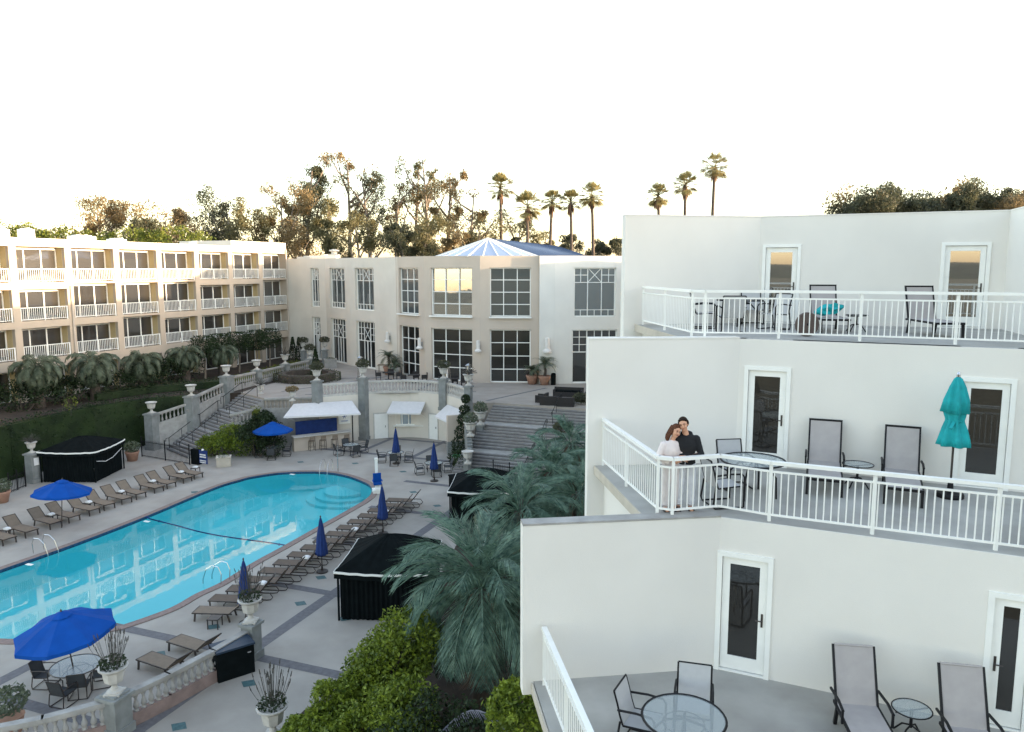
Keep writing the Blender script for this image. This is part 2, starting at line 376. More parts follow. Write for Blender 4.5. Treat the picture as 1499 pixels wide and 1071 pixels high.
for a, b in ((( -19.4, 63), (-12, 72)), ((-17, 61.5), (-3, 62.9)), ((-8, 63.6), (-7.2, 67.8)), ((-2, 58.5), (3, 65)), ((2.5, 57), (6, 65)), ((-19, 70), (-12.5, 71.6))): band(pb, (*a, 0), (*b, 0), .3, PZ+.004)
struct('plaza_paving_bands', pb, M['band'])
struct('bed_soil', MB().prism([(-5.3, 14), (1.5, 14), (6, 20), (9, 52), (-1.0, 49), (-2.2, 42), (-3.2, 34), (-3.4, 26.5), (-6.6, 22.5), (-7.6, 19)], .0, .12), M['soil'])
# ================================================================ RIGHT TERRACE BUILDING
FL1, FL2, FL3 = 12.43, 9.53, 6.62
bld = thing('terrace_building', 'white stucco hotel building with three stepped terraces at the right', 'building', (0, 0, 0))
W1 = [(3.2, 21.75), (7.25, 22.45), (12.95, 20.05), (11.2, 14.9)]
W2 = [(1.73, 16.98), (5.2, 17.25), (10.14, 14.94), (13.0, 13.6)]
W3 = [(.19, 12.84), (3.79, 13.32), (12.2, 9.47), (13.4, 8.9)]
doors = {1: [(1112.5, 1168), (1371, 1443)], 2: [(1093, 1162), (1411, 1497)], 3: [(1063, 1149), (1481, 1560)]}
def door(A, B, pl, pr, fz, gm, hinge_left):
    A, B = Vector((*A, 0)), Vector((*B, 0)); s0, s1 = onseg(pl, A, B), onseg(pr, A, B)
    d = (B-A).normalized(); mid = (s0+s1)/2; wd = s1-s0
    fr = MB(); H_ = 2.2; n_ = 0.0
    def q(mb, x0, x1, z0, z1, y0, y1): mb.box(((x0+x1)/2, (y0+y1)/2, (z0+z1)/2), (x1-x0, y1-y0, z1-z0))
    t = .09; h = wd/2
    q(fr, -h, -h+t, 0, H_+t, -.035, .14); q(fr, h-t, h, 0, H_+t, -.035, .14); q(fr, -h+t, h-t, H_, H_+t, -.035, .14); q(fr, -h+t, h-t, 0, .03, -.02, .14)
    loc = A+d*mid; loc.z = fz; rz = math.atan2(d.y, d.x)
    dr = fr.build('door_frame', M['white'], bld, loc=loc, rz=rz)
    lf = MB(); x0, x1 = -h+t+.008, h-t-.008; st = .13
    for a in ((x0, x0+st, .045, H_-.01), (x1-st, x1, .045, H_-.01), (x0+st, x1-st, H_-.01-st, H_-.01), (x0+st, x1-st, .045, .30)): q(lf, a[0], a[1], a[2], a[3], .03, .075)
    leaf = lf.build('door', M['white'], dr)
    g = MB(); q(g, x0+st-.002, x1-st+.002, .298, H_-st-.008, .05, .06); g.build('pane', gm, leaf)
    hx = x1-.065 if hinge_left else x0+.065; hd = MB()
    q(hd, hx-.018, hx+.018, .95, 1.2, .018, .03); hd.tube([(hx, .03, 1.08), (hx, -.03, 1.08), (hx+(-.11 if hinge_left else .11), -.03, 1.08)], .011)
    hd.build('handle', M['bronze'], leaf)
    return (s0+.002, s1-.002, fz, fz+H_+t-.002)
def bldwalls(W, fz, zt, k, back):
    gm = M['topgl'] if k == 1 else M['darkgl']
    mb = MB()
    ops = [door(W[1], W[2], *doors[k][0], fz, gm, True)]
    ops.append(door(W[1], W[2], *doors[k][1], fz, gm, k == 1))
    mb.wall(W[0], W[1], 0 if k != 3 else FL3-.25, zt, .28)
    mb.wall(W[1], W[2], fz-.3, zt, .28, ops)
    mb.wall(W[2], W[3], fz-.3, zt, .28)
    return mb
for k, (W, fz, zt) in {1: (W1, FL1, 15.5), 2: (W2, FL2, FL1), 3: (W3, FL3, FL2)}.items():
    mb = bldwalls(W, fz, zt, k, None); mb.build('wall', M['stucco'], bld)
# dark rooms behind the doors and the solid mass of each storey, plus unseen shade-casting additions
core = MB()
core.prism([(3.55, 22.1), (7.25, 22.8), (13.4, 20.3), (11.6, 15), (30, 8), (64, 44), (46, 66), (12.6, 66.6), (10.8, 64), (6.2, 36)], 0, 15.3)  # rear outline stretched out of view to shade the hall and guest wing
core.prism([(4.25, 17.6), (5.2, 17.65), (13.2, 13.95), (16, 18), (13, 22), (3.75, 21.9)], 0, FL1-.16)
core.prism([(2.55, 13.6), (3.79, 13.75), (12.4, 9.9), (16, 12), (13, 18), (2.1, 17.2)], 0, FL2-.16)
core.prism([(.95, 13.1), (1.35, 9.3), (12, 6), (13, 9), (3.9, 13.6), (2.5, 13.5)], 0, FL3-.16)
core.prism([(20, 6), (34, 6), (34, 26), (20, 24)], 0, 18.2)  # penthouse block added out of frame to keep sun off the top wall
core.prism([(14.5, 13), (16, -14), (60, -14), (60, 30), (20, 20)], 0, 15.45)  # unseen extra mass added to shade the terraces and pool side
core.build('body', M['stucco'], bld)
for W, zt, cm in ((W1, 15.5, 'stucco'), (W3, FL2, 'stone'), (W2, FL1, 'stucco')):
    cp_ = MB()
    for i in range(3 if W is W1 else 1):
        A, B = Vector((*W[i], 0)), Vector((*W[i+1], 0)); d = (B-A).normalized(); n_ = Vector((-d.y, d.x, 0))
        c = (A+B)/2+n_*.14; c.z = zt+.02; cp_.box(c, ((B-A).length, .30, .035), rz=math.atan2(d.y, d.x))
    cp_.build('coping', M[cm], bld)
sl_ = MB()
sl_.prism([(3.55, 21.7), (3.95, 17.3), (5.2, 17.29), (13.0, 13.66), (13.2, 20), (7.25, 22.5)], FL1-.16, FL1)
sl_.prism([(1.91, 17.03), (2.43, 13.17), (3.78, 13.36), (12.2, 9.51), (13.3, 13.7), (5.2, 17.3)], FL2-.16, FL2+.002)
sl_.prism([(.38, 12.9), (.95, 8.9), (12.5, 5), (12.6, 9.5), (3.79, 13.34)], FL3-.16, FL3)
sl_.build('terrace_floor', M['tfloor'], bld)
for a, b, z in (((3.53, 21.7), (3.93, 17.3), FL1), ((1.89, 16.95), (2.40, 13.35), FL2), ((.36, 12.8), (.93, 8.9), FL3)):
    MB().beam((*a, z-.09), (*b, z-.09), .03, .2).build('slab_edge', M['slabedge'], bld)
# railings
def railing(pts, z, parent, n_per=.118, hh=1.1, label=None, posts=None, posts_every=1.55):
    pts = [Vector((p[0], p[1], z)) for p in pts]
    hd = MB()
    for a, b in zip(pts, pts[1:]): hd.beam(a+Vector((0, 0, hh-.03)), b+Vector((0, 0, hh-.03)), .095, .06)
    h = hd.build('handrail', M['white'], parent)
    bars = MB(); r2 = MB()
    for a, b in zip(pts, pts[1:]):
        L = (b-a).length; n_ = max(1, round(L/n_per)); 
        for zz in (hh-.19, .12): r2.beam(a+Vector((0, 0, zz)), b+Vector((0, 0, zz)), .035, .035)
        for i in range(n_):
            p = a.lerp(b, (i+.5)/n_); bars.box(p+Vector((0, 0, (hh-.07)/2)), (.018, .018, hh-.31))
    bars.build('balusters', M['white'], h); r2.build('crossbars', M['white'], h)
    done = []
    for p in [Vector((q[0], q[1], z)) for q in posts]:
            MB().box((0, 0, hh/2-.03), (.05, .05, hh)).build('post', M['white'], h, loc=p)
    return h
railing([(3.74, 21.66), (4.2, 17.69), (4.46, 17.51), (6.1, 17.3), (9.33, 15.9), (12.5, 14.4)], FL1, bld, posts=[(3.74, 21.66), (3.97, 19.7), (4.2, 17.69), (4.46, 17.51), (6.1, 17.3), (7.65, 16.63), (9.33, 15.9), (11, 15.11), (12.5, 14.4)])
railing([(2.09, 17.0), (2.67, 13.5), (2.92, 13.38), (3.83, 13.62), (4.6, 13.12), (7.75, 11.69), (11, 10.2)], FL2, bld, posts=[(2.09, 17.0), (2.37, 15.3), (2.67, 13.5), (2.92, 13.38), (4.6, 13.12), (6.12, 12.43), (7.75, 11.69), (9.4, 10.94), (11, 10.2)])
railing([(.57, 12.75), (1.12, 9.4)], FL3, bld, posts=[(.57, 12.75), (.84, 11.1), (1.12, 9.4)])
# ================================================================ LEFT GUEST WING
wing = thing('guest_wing', 'long cream guest wing with rows of balconies at the left', 'building')
WA = Vector((-37.6, 58.5, 0)); WD = Vector((10.4, 26, 0)).normalized(); WN = Vector((WD.y, -WD.x, 0)); WR = math.atan2(WD.y, WD.x)
def L(t, out=0.0, z=0.0): return WA+WD*t+WN*out+Vector((0, 0, z))
def wbox(mb, t0, t1, o0, o1, z0, z1): mb.box(L((t0+t1)/2, (o0+o1)/2, (z0+z1)/2), (t1-t0, abs(o1-o0), z1-z0), rz=WR)
BP = 4.62; c0 = 1.75; DEP = 1.0
wl = MB(); oc = MB(); chairs = []
full2 = {2, 3, 4, 7, -1}; full3 = {3}
TE = 31.6
for k in range(-3, 7):
    cx = c0+BP*k; hw = 2.02 if k != 6 else 1.95
    b = k+1                              # bay number as seen: 1..7
    # pillar / fin left of the bay
    wbox(wl, cx-BP+2.02 if k > -3 else cx-4, cx-2.02, 0, -DEP, PZ-.3, 16.35)
    for fi, fz in enumerate((13.0, 10.0, 7.0, PZ)):
        top = (15.75 if fi == 0 else (fz+2.83 if (fi == 1 and b in full2) or (fi == 2 and b in full3) else fz+2.45))
        nxt = 16.35 if fi == 0 else (13.0, 10.0, 7.0)[fi-1]-.0
        wbox(wl, cx-2.02, cx+2.02, -.002, -.30, top, nxt)
        wbox(wl, cx-2.02, cx+2.02, -.30, -DEP, nxt-.2 if fi else 16.0, nxt)
        # back wall glass: sliding door in three leaves
        gf = MB(); gz0, gz1 = fz+.02, top-.12
        if fi < 3 or True:
            x0, x1 = cx-1.97, cx+1.9
            for x in (x0, x0+(x1-x0)*.3, x0+(x1-x0)*.67, x1): gf.box(L(x, -DEP+.06, (gz0+gz1)/2), (.09, .08, gz1-gz0), rz=WR)
            for zz in (gz0+.04, gz1-.04): gf.box(L((x0+x1)/2, -DEP+.06, zz), (x1-x0, .085, .08), rz=WR)
            wf = gf.build('sliding_door', M['white'], wing)
            gg = MB(); gg.box(L((x0+x1)/2, -DEP+.04, (gz0+gz1)/2), (x1-x0-.04, .03, gz1-gz0-.04), rz=WR); gg.build('pane', M['winggl'], wf)
            wbox(wl, cx-2.02, x1+.05, -DEP, -DEP+.1, gz1, nxt-.2)
    # ochre right-hand side wall of every recess
        oc2 = MB(); wbox(oc2, cx+2.0, cx+2.018, -.32, -DEP+.1, fz+.01, nxt-.21); wbox(oc2, x1+.05, cx+2.0, -DEP+.01, -DEP+.08, fz+.01, gz1); oc2.build('recess_wall', M['ochre'], wing)
    for fi, fz in enumerate((13.0, 10.0, 7.0)):
        a, c = L(cx-2.0, -.10, fz), L(cx+2.0, -.10, fz); ra = MB()
        for zz, th_ in ((1.03, .06), (.12, .04)): ra.beam(a+Vector((0, 0, zz)), c+Vector((0, 0, zz)), th_, th_)
        for i in range(24): ra.box(a.lerp(c, (i+.5)/24)+Vector((0, 0, .57)), (.035, .035, .92), rz=WR)
        for i in (0, .5, 1): ra.box(a.lerp(c, i*.98+.01)+Vector((0, 0, .52)), (.07, .07, 1.04), rz=WR)
        if fi and not ((fi == 1 and b in full2) or (fi == 2 and b in full3)): pass
        ra.build('balcony_railing', M['white'], wing)
        chairs.append((b, fi, cx, fz))
wbox(wl, c0+BP*6+1.95, TE, 0, -DEP-12, PZ-.3, 16.35)
wbox(wl, -16.2, TE, -DEP-.002, -DEP-12, PZ-.5, 16.15)
wl.build('wall', M['wingst'], wing)
rf = MB(); wbox(rf, -16.2, TE, -.1, -DEP-12.2, 16.352, 16.42)
wbox(rf, 22.8, TE-.02, -.05, -7, 16.42, 16.98); rf.build('roof', M['rotlt'], wing)
for px, h_, w_ in ((12, .8, .8), (48, .9, .9), (128, .55, 2.2), (178, .4, 1.5), (296, .5, 1.8)):
    A, B = L(0, -5), L(10, -5); s = onseg(px, A, B); q = L(s, -5, 16.42)
    o = MB().box((0, 0, h_/2), (w_, .9, h_)).box((0, 0, h_+.04), (w_*.7, .6, .08)).box((w_*.2, 0, h_+.1), (.2, .2, .06)).build('roof_unit', M['white'], loc=q, rz=WR)
    tag(o, {12: 'small white vent box at the far left of the guest wing roof', 48: 'white vent box on the guest wing roof near the left edge', 128: 'long low white roof unit above the third column of balconies', 178: 'low white roof unit in the middle of the guest wing roof', 296: 'white roof unit beside the raised roof end of the guest wing'}[px], 'roof unit')
# drain pipes
dp = MB()
for t in (TE-.2,): dp.tube([L(t, .1, PZ), L(t, .1, 16.2)], .07, 6); dp.build('drain_pipe', M['rotst'], wing)
q = L(c0+BP*1-2.3, .08); dp = MB(); dp.tube([q+Vector((0, 0, 5)), q+Vector((0, 0, 12.7))], .07, 6); dp.build('drain_pipe', M['rotst'], wing)
# balcony chairs
def balcony_chair():
    t = thing('balcony_chair', '', 'chair'); s = MB(); s.box((0, 0, .42), (.5, .48, .05)).build('seat', M['taupe'], t)
    MB().box((0, .24, .68), (.5, .04, .5)).build('backrest', M['taupe'], t); lg = MB()
    for x in (-.24, .24):
        for y in (-.22, .22): lg.beam((x, y, 0), (x, y, .6 if y < 0 else .45), .035, .035)
        lg.beam((x, -.24, .61), (x, .26, .61), .04, .03)
    lg.build('frame', M['bronze'], t); return t
BC = Proto(balcony_chair); FLN = ('top', 'middle', 'lower')
for b, fi, cx, fz in chairs:
    if b < 0: continue
    for j, dt in enumerate((.55, 1.5)):
        BC.put(L(cx+dt, -.52, fz), WR+(.5 if j else -.5)+math.pi/2*(1 if j else 1), '%s chair, %s-floor balcony, %s column from the left of the guest wing' % (('Left', 'Right')[j], FLN[fi], ORD[b]), 'chairs on the guest wing balconies')
# ================================================================ ROTUNDA BUILDING
rot = thing('rotunda_building', 'two-storey curved hall with tall gridded windows at the back of the plaza', 'building')
V_ = [L(TE, -.4)] + [G(*a) for a in ((478, 85.2), (513, 80.3), (557, 76.2), (583, 73.6), (622, 70.1), (703, 67.9), (789, 67.6))]
VR = [G(789.5, 67.3), G(812, 67.3), G(1010, 68.5)]
M['rotgl3'] = glass('mirroring_window_glass', (.03, .04, .04), .55, wav=.03)
UZ = (9.8, 14.15); LZ = (PZ+.04, 8.65)
def window(A, B, p0, p1, z0, z1, pat, gm, tilt=0.):
    A, B = Vector((A.x, A.y, 0)), Vector((B.x, B.y, 0)); s0, s1 = onseg(p0, A, B), onseg(p1, A, B); d = (B-A).normalized(); nrm = Vector((-d.y, d.x, 0))
    wd = s1-s0; hh = z1-z0; base = A+d*s0+nrm*.28; base.z = z0; fr = MB()
    def bar(x0, x1, y0, y1, w_=.06):
        a, b = Vector((x0*wd, 0, y0*hh)), Vector((x1*wd, 0, y1*hh)); fr.beam(a, b, .07, w_)
    for a in ((0, 1, 0, 0), (0, 1, 1, 1)): fr.beam((0, 0, a[2]*hh+(.05 if a[2] == 0 else -.05)), (wd, 0, a[2]*hh+(.05 if a[2] == 0 else -.05)), .09, .1)
    for x in (.05, wd-.05): fr.box((x, 0, hh/2), (.1, .09, hh))
    def V(x, y0, y1, w_=.055): fr.box((x*wd, 0, (y0+y1)/2*hh), (w_, .072, (y1-y0)*hh))
    def Hh(y, x0=0, x1=1, w_=.055): fr.box(((x0+x1)/2*wd, 0, y*hh), ((x1-x0)*wd, .068, w_))
    if pat == 'grid':
        for i in (1, 2): V(i/3, 0, 1, .07)
        for i in (1, 2, 3): Hh(i/4, w_=.07)
    elif pat == 'up':
        Hh(.7); Hh(.14); Hh(.85, 0, .33); Hh(.85, .67, 1)
        for x in (1/3, 2/3): V(x, 0, 1, .07)
        for x in (1/6, 5/6): V(x, .7, 1)
        for x in (1/6, .5, 5/6): V(x, 0, .14)
        fr.beam((wd/3, 0, .7*hh), (wd*2/3, 0, hh), .05, .05); fr.beam((wd*2/3, .003, .7*hh), (wd/3, .003, hh), .05, .05)
    else:
        Hh(.86); Hh(.58, w_=.08); Hh(.72, 0, .33); Hh(.72, .67, 1)
        for x in (1/3, 2/3): V(x, 0, 1, .09)
        for x in (1/6, .5, 5/6): V(x, .86, 1)
        for x in (1/6, 5/6): V(x, .58, .86)
        V(.5, 0, .58, .12)
        fr.beam((wd/3, 0, .58*hh), (wd*2/3, 0, .86*hh), .05, .05); fr.beam((wd*2/3, .003, .58*hh), (wd/3, .003, .86*hh), .05, .05)
    o = fr.build('window_frame', M['white'], rot, loc=base, rz=math.atan2(d.y, d.x))
    pn = MB().box((0, 0, 0), (wd-.02, .02, hh-.02)).build('pane', gm, o, loc=(wd/2, .03, hh/2)); pn.rotation_euler.x = R(tilt)
    if tilt: pn.location.y = .10
    return (s0, s1, z0, z1)
wpx = {0: (456.5, 468.5), 1: (484, 506), 2: (521, 548), 4: (585, 613), 5: (631, 691), 6: (717, 777)}
ra, rb = MB(), MB()
ROOF = 15.2
for i in range(len(V_)-1):
    ops = []
    if i in wpx:
        cur = i >= 4
        ops.append(window(V_[i], V_[i+1], *wpx[i], *UZ, 'grid' if cur else 'up', M['rotgl3'] if i == 5 else M['rotgl'], -1.1 if i == 5 else 0))
        ops.append(window(V_[i], V_[i+1], *wpx[i], *LZ, 'grid' if cur else 'low', M['rotgl2']))
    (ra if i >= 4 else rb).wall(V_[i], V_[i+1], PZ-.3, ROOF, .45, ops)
for i in (4, 5, 6, 7):
    p = V_[i]; ra.lathe([(.22, PZ), (.22, ROOF-.02)], 10, (p.x, p.y+.3, 0))
ops = [window(VR[1], VR[2], 840, 901, *UZ, 'up', M['rotgl']), window(VR[1], VR[2], 838, 904, *LZ, 'low', M['rotgl2'])]
rw = MB(); rw.wall(VR[0], VR[1], PZ-.3, ROOF-.02, .45); rw.wall(VR[1], VR[2], PZ-.3, ROOF-.02, .45, ops)
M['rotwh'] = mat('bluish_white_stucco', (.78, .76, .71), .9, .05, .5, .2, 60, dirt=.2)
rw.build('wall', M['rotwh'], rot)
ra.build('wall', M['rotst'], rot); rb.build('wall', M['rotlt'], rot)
# projecting sills on the curved bays
si = MB()
for i in (4, 5, 6):
    A, B = V_[i], V_[i+1]; d = (B-A).normalized(); s0, s1 = onseg(wpx[i][0]-1, A, B), onseg(wpx[i][1]+1, A, B)
    si.beam(A+d*s0+Vector((d.y, -d.x, 0))*.03+Vector((0, 0, UZ[0]-.06)), A+d*s1+Vector((d.y, -d.x, 0))*.03+Vector((0, 0, UZ[0]-.06)), .5, .12)
si.build('window_sill', M['white'], rot)
body = [(p.x+.2, p.y+1.2) for p in V_]+[(2.5, 69), (17, 70.5), (45, 75), (40, 118), (-25, 118)]
MB().prism(body, PZ-.2, ROOF-.5).build('body', M['roof'], rot)
# skylight: glazed cone continuing as a ridged roof towards the back
ap = Vector((-2.3, 73.4, 16.95)); RC = 5.35; bz = ROOF-.1; rd = (Vector((6.8, 101, 0))-Vector((-2.3, 73.4, 0))).normalized(); rn = Vector((rd.y, -rd.x, 0))
sk = MB(); rib = MB(); nseg = 12
a0 = math.atan2(rn.y, rn.x)
ringp = [Vector((ap.x, ap.y, bz))+Vector((math.cos(a0-math.pi*k/nseg), math.sin(a0-math.pi*k/nseg), 0))*RC for k in range(nseg+1)]
for k in range(nseg):
    sk.add([ap, ringp[k+1], ringp[k]], [(0, 1, 2)])
for k in range(nseg+1): rib.beam(ap+Vector((0, 0, .03)), ringp[k]+Vector((0, 0, .03)), .07, .06)
sky_o = sk.build('skylight', M['skygl'], rot); rib.build('glazing_bar', M['white'], sky_o)
ap2 = ap+rd*26; rr = MB(); e0, e1 = ap+rn*RC, ap2+rn*(RC+.5); e0.z = e1.z = bz
w0, w1 = ap-rn*RC, ap2-rn*RC; w0.z = w1.z = bz
rr.quad(ap, e0, e1, ap2); rr.quad(ap, ap2, w1, w0); rr.add([ap2, e1, w1], [(0, 1, 2)]); rr.build('ridge_roof', M['bluer'], rot)
sm = MB()
for k in range(1, 26): sm.beam(ap+rd*k+Vector((0, 0, .02)), e0+(e1-e0)*(k/26)+Vector((0, 0, .02)), .04, .04)
sm.build('roof_seam', M['bluer'], rot)
# roof plant
for i, (px, d, s_, lb) in enumerate(((478, 90, (3.0, 1.6, .9), 'grey ventilation unit on the hall roof next to the guest wing'), (492, 92, (1.2, 1.2, 1.1), 'small round cowl unit on the hall roof beside a grey ventilation unit'), (452, 93, (2.0, 1.4, .8), 'pale ventilation box on the hall roof behind the wall corner'))):
    b = MB().box((0, 0, s_[2]/2), s_)
    if i == 1: b.lathe([(.35, s_[2]), (.35, s_[2]+.3), (.6, s_[2]+.35), (.6, s_[2]+.5), (.1, s_[2]+.6)], 12)
    else:
        for k in range(5): b.box((-s_[0]/2+.3+k*.35, -s_[1]/2-.01, s_[2]/2), (.06, .03, s_[2]*.7))
        b.lathe([(.4, s_[2]), (.4, s_[2]+.12)], 12)
    tag(b.build('roof_unit', M['rotlt'], loc=G(px, d, ROOF-.5)), lb, 'roof unit')
# wall lamps
def lamp():
    t = thing('wall_lamp', '', 'lamp'); MB().box((0, .1, 0), (.16, .12, .5)).box((0, 0, .1), (.07, .25, .07)).build('bracket', M['stone'], t)
    MB().lathe([(.05, -.35), (.26, -.3), (.28, -.2), (.14, -.05), (.14, .55), (.1, .6)], 12, (0, -.12, 0)).build('lamp_shade', M['lampw'], t); return t
WLp = Proto(lamp)
for px, i, z, lb in ((571, 3, 7.2, 'white wall lamp on the pale wall left of the curved windows'), (618, 4, 7.0, 'white wall lamp on the pillar between the narrow and the centre curved window'), (702, 5, 7.0, 'white wall lamp on the pillar right of the centre curved window')):
    A, B = V_[i], V_[i+1]; d = (B-A).normalized(); s = onseg(px, A, B); q = A+d*s-Vector((-d.y, d.x, 0))*.22; q.z = z
    WLp.put(q, math.atan2(d.y, d.x), lb, 'wall lamps of the hall', 1.15)
q = G(801, 67.1, 7.1); WLp.put(q, 0, 'white wall lamp on the bluish white wall above the potted palm', 'wall lamps of the hall', 1.5)
# ================================================================ VEGETATION
def rvec():
    while True:
        v = Vector((random.uniform(-1, 1), random.uniform(-1, 1), random.uniform(-1, 1)))
        if .05 < v.length < 1: return v
def leaf(mb, p, s, tilt=None, asp=.5):
    d = rvec().normalized()
    if tilt: d = (d+tilt).normalized()
    a = d*s; b = d.cross(rvec()).normalized()*s*asp
    mb.add([p-a*.5, p+b*.5, p+a*.5, p-b*.5], [(0, 1, 2, 3)])
def clump(mb, c, r, n, s, flat=1., shell=.5, tilt=None, asp=.5):
    c = Vector(c)
    for _ in range(n):
        v = rvec().normalized()*(random.random()**(1/3) if random.random() > shell else random.uniform(.75, 1.05))
        leaf(mb, c+Vector((v.x*r, v.y*r, v.z*r*flat)), s*random.uniform(.6, 1.3), tilt, asp)
def eucalyptus(name, base, H_, spread, seed, m, label, limbs=9, dens=1., low=.45, leafs=.42, group='trees beyond the hotel', cat='tree', crown=None, bark=None, cs=1.):
    random.seed(seed); base = Vector(base); t = thing(name, label, cat, base, 0, group)
    tr_ = MB(); cr_ = MB(); lean = Vector((random.uniform(-.06, .06), random.uniform(-.04, .04), 0))*H_
    def trunk(f): return Vector((lean.x*f*f, lean.y*f*f, H_*f*.92))
    tr_.tube([trunk(i/6)+Vector((random.uniform(-.12, .12), random.uniform(-.1, .1), 0)) for i in range(7)], [H_*.017*(1-i/6.8)+.03 for i in range(7)], 7)
    for k in range(limbs):
        f = low+(1-low)*(k+random.random()*.6)/limbs; st = trunk(min(f*.92, .95)); a = random.uniform(0, 6.28)
        ln = spread*random.uniform(.45, 1.0)*(1.15-.55*abs(f-.6)/.6)
        e = st+Vector((math.cos(a)*ln*.85, math.sin(a)*ln*.75, ln*random.uniform(.6, 1.4)))
        if e.z > H_: e.z = H_-random.random()*.5
        mid = st.lerp(e, .5)+Vector((0, 0, -.12*ln))+rvec()*.15*ln
        tr_.tube([st, mid, e], [H_*.006+.03, H_*.004+.02, .02], 5)
        for j in range(3):
            g = mid.lerp(e, random.uniform(.2, 1))+Vector((random.uniform(-1, 1), random.uniform(-1, 1), random.uniform(-.3, .6)))*ln*.38
            tr_.tube([mid.lerp(e, .3), g], [.04, .015], 4, False)
            for i in range(2):
                c = g+rvec()*ln*.22; clump(cr_, c, ln*random.uniform(.20, .42)*cs, int(64*dens*random.uniform(.4, 1.3)), leafs, 1.05, .1, Vector((0, 0, -.9)), .38)
        clump(cr_, e, ln*.34*cs, int(70*dens), leafs, 1.0, .1, Vector((0, 0, -.9)), .38)
    clump(cr_, trunk(1), spread*.3*cs, int(80*dens), leafs, .8, .2, None, .45)
    tr_.build('trunk', bark or M['bark'], t, smooth=True); cr_.build('crown', m, t); return t
D = 118; e_, b_, d_ = M['euc'], M['eucb'], M['eucd']
# (px, top y, depth, spread, material, label, limbs, density, low)
TR = [(18, 326, 100, 4, b_, 'low bronze tree at the far left edge above the guest wing roof', 8, 1.2, .3),
 (52, 333, 104, 4, e_, 'low olive tree second from the left above the guest wing', 8, 1.2, .3),
 (100, 322, 104, 4, e_, 'round olive tree left of the umbrella shaped gum tree', 8, 1.4, .3),
 (146, 286, 108, 6, b_, 'umbrella shaped gum tree with a flat brown top over the guest wing', 9, 1.3, .62),
 (196, 304, 106, 4, d_, 'dark round tree between the flat topped gum and the bronze tree', 9, 1.3, .35),
 (243, 302, 110, 5.5, b_, 'broad bronze tree over the middle of the guest wing', 11, 1.5, .35),
 (285, 306, 112, 5, b_, 'thin brown tree right of the broad bronze one', 9, .9, .35),
 (345, 277, 114, 5, d_, 'dark loose gum tree above the end of the guest wing', 10, 1.0, .35),
 (385, 293, 110, 4.5, e_, 'mid height olive gum tree left of the tallest dark crown', 10, 1.3, .3),
 (423, 280, 112, 5, b_, 'bronze gum tree in front of the tallest dark crown', 10, 1.3, .3),
 (450, 236, 118, 5, d_, 'tall gum tree with a dark round crown', 11, 1.3, .5),
 (478, 300, 108, 4, e_, 'short olive tree between two tall gums', 10, 1.4, .25),
 (515, 223, 120, 5.5, b_, 'tall gum with sparse spreading crown and bare stem', 10, .9, .55),
 (548, 245, 118, 5, d_, 'tall gum with dark clumps right of the sparse spreading one', 9, 1.0, .5),
 (532, 318, 106, 4, e_, 'short dense tree below the two tall sparse gums', 9, 1.4, .2),
 (578, 262, 120, 4.5, b_, 'slender bronze gum in the middle of the gum row', 10, 1.0, .35),
 (606, 236, 122, 4.5, e_, 'slender tall gum left of the highest crown', 10, .8, .45),
 (632, 224, 120, 5, e_, 'highest gum with olive tufts near the middle of the photo', 11, .8, .5),
 (655, 248, 116, 5, b_, 'broad topped gum with golden tufts', 11, 1.0, .4),
 (683, 272, 114, 4.5, b_, 'golden gum with outstretched limb at the right end of the gum row', 10, 1.0, .4),
 (590, 325, 104, 4, d_, 'short dark tree left of the skylight', 9, 1.4, .2),
 (625, 330, 104, 4, e_, 'short olive tree just left of the skylight', 9, 1.4, .2),
 (665, 334, 108, 3.5, b_, 'short bronze tree behind the skylight', 8, 1.2, .2),
 (712, 320, 112, 4, e_, 'loose young tree behind the skylight tip', 9, .6, .3),
 (752, 325, 120, 4, d_, 'dark bush tree between the first two fan palms', 9, 1.3, .2),
 (790, 336, 120, 3.5, e_, 'low olive tree behind the second and third fan palm', 8, 1.3, .2),
 (822, 342, 124, 3.2, d_, 'low dark tree behind the third fan palm', 8, 1.3, .2),
 (880, 348, 124, 3.2, d_, 'low dark tree right of the fifth fan palm', 8, 1.4, .2),
 (905, 346, 122, 3, d_, 'low dark tree next to the white building edge', 8, 1.4, .2)]
for i, (px, ty, d, spd, m_, lb, lm, dn, lw) in enumerate(TR):
    if px < 400: ty += 11
    if px == 146: spd = 4.4
    top = CAM_H+(394-ty)/F_PX*d*1.0
    airy = ty < 275 and px > 470
    eucalyptus('gum_tree' if ty < 300 else 'tree', G(px, d, 2.5), top-2.0, spd, 100+i, m_, lb, lm+(1 if airy else 5), dn*(1.15 if airy else 1.6), lw, .36, cs=.62 if airy else .9)
for i, (px, ty) in enumerate(((1238, 287), (1262, 284), (1290, 284), (1318, 281), (1345, 283), (1372, 280), (1400, 276), (1428, 279), (1455, 278), (1482, 277), (1505, 277))):
    d = 84+3*(i % 3); top = CAM_H+(394-ty)/F_PX*d
    eucalyptus('broad_tree', G(px, d, 2), top-2, 4.2, 300+i, b_ if i % 4 == 1 else d_, '%s dark tree from the left in the row above the white building' % ORD[i], 16, 3.2, .72, .34, 'trees behind the white building')
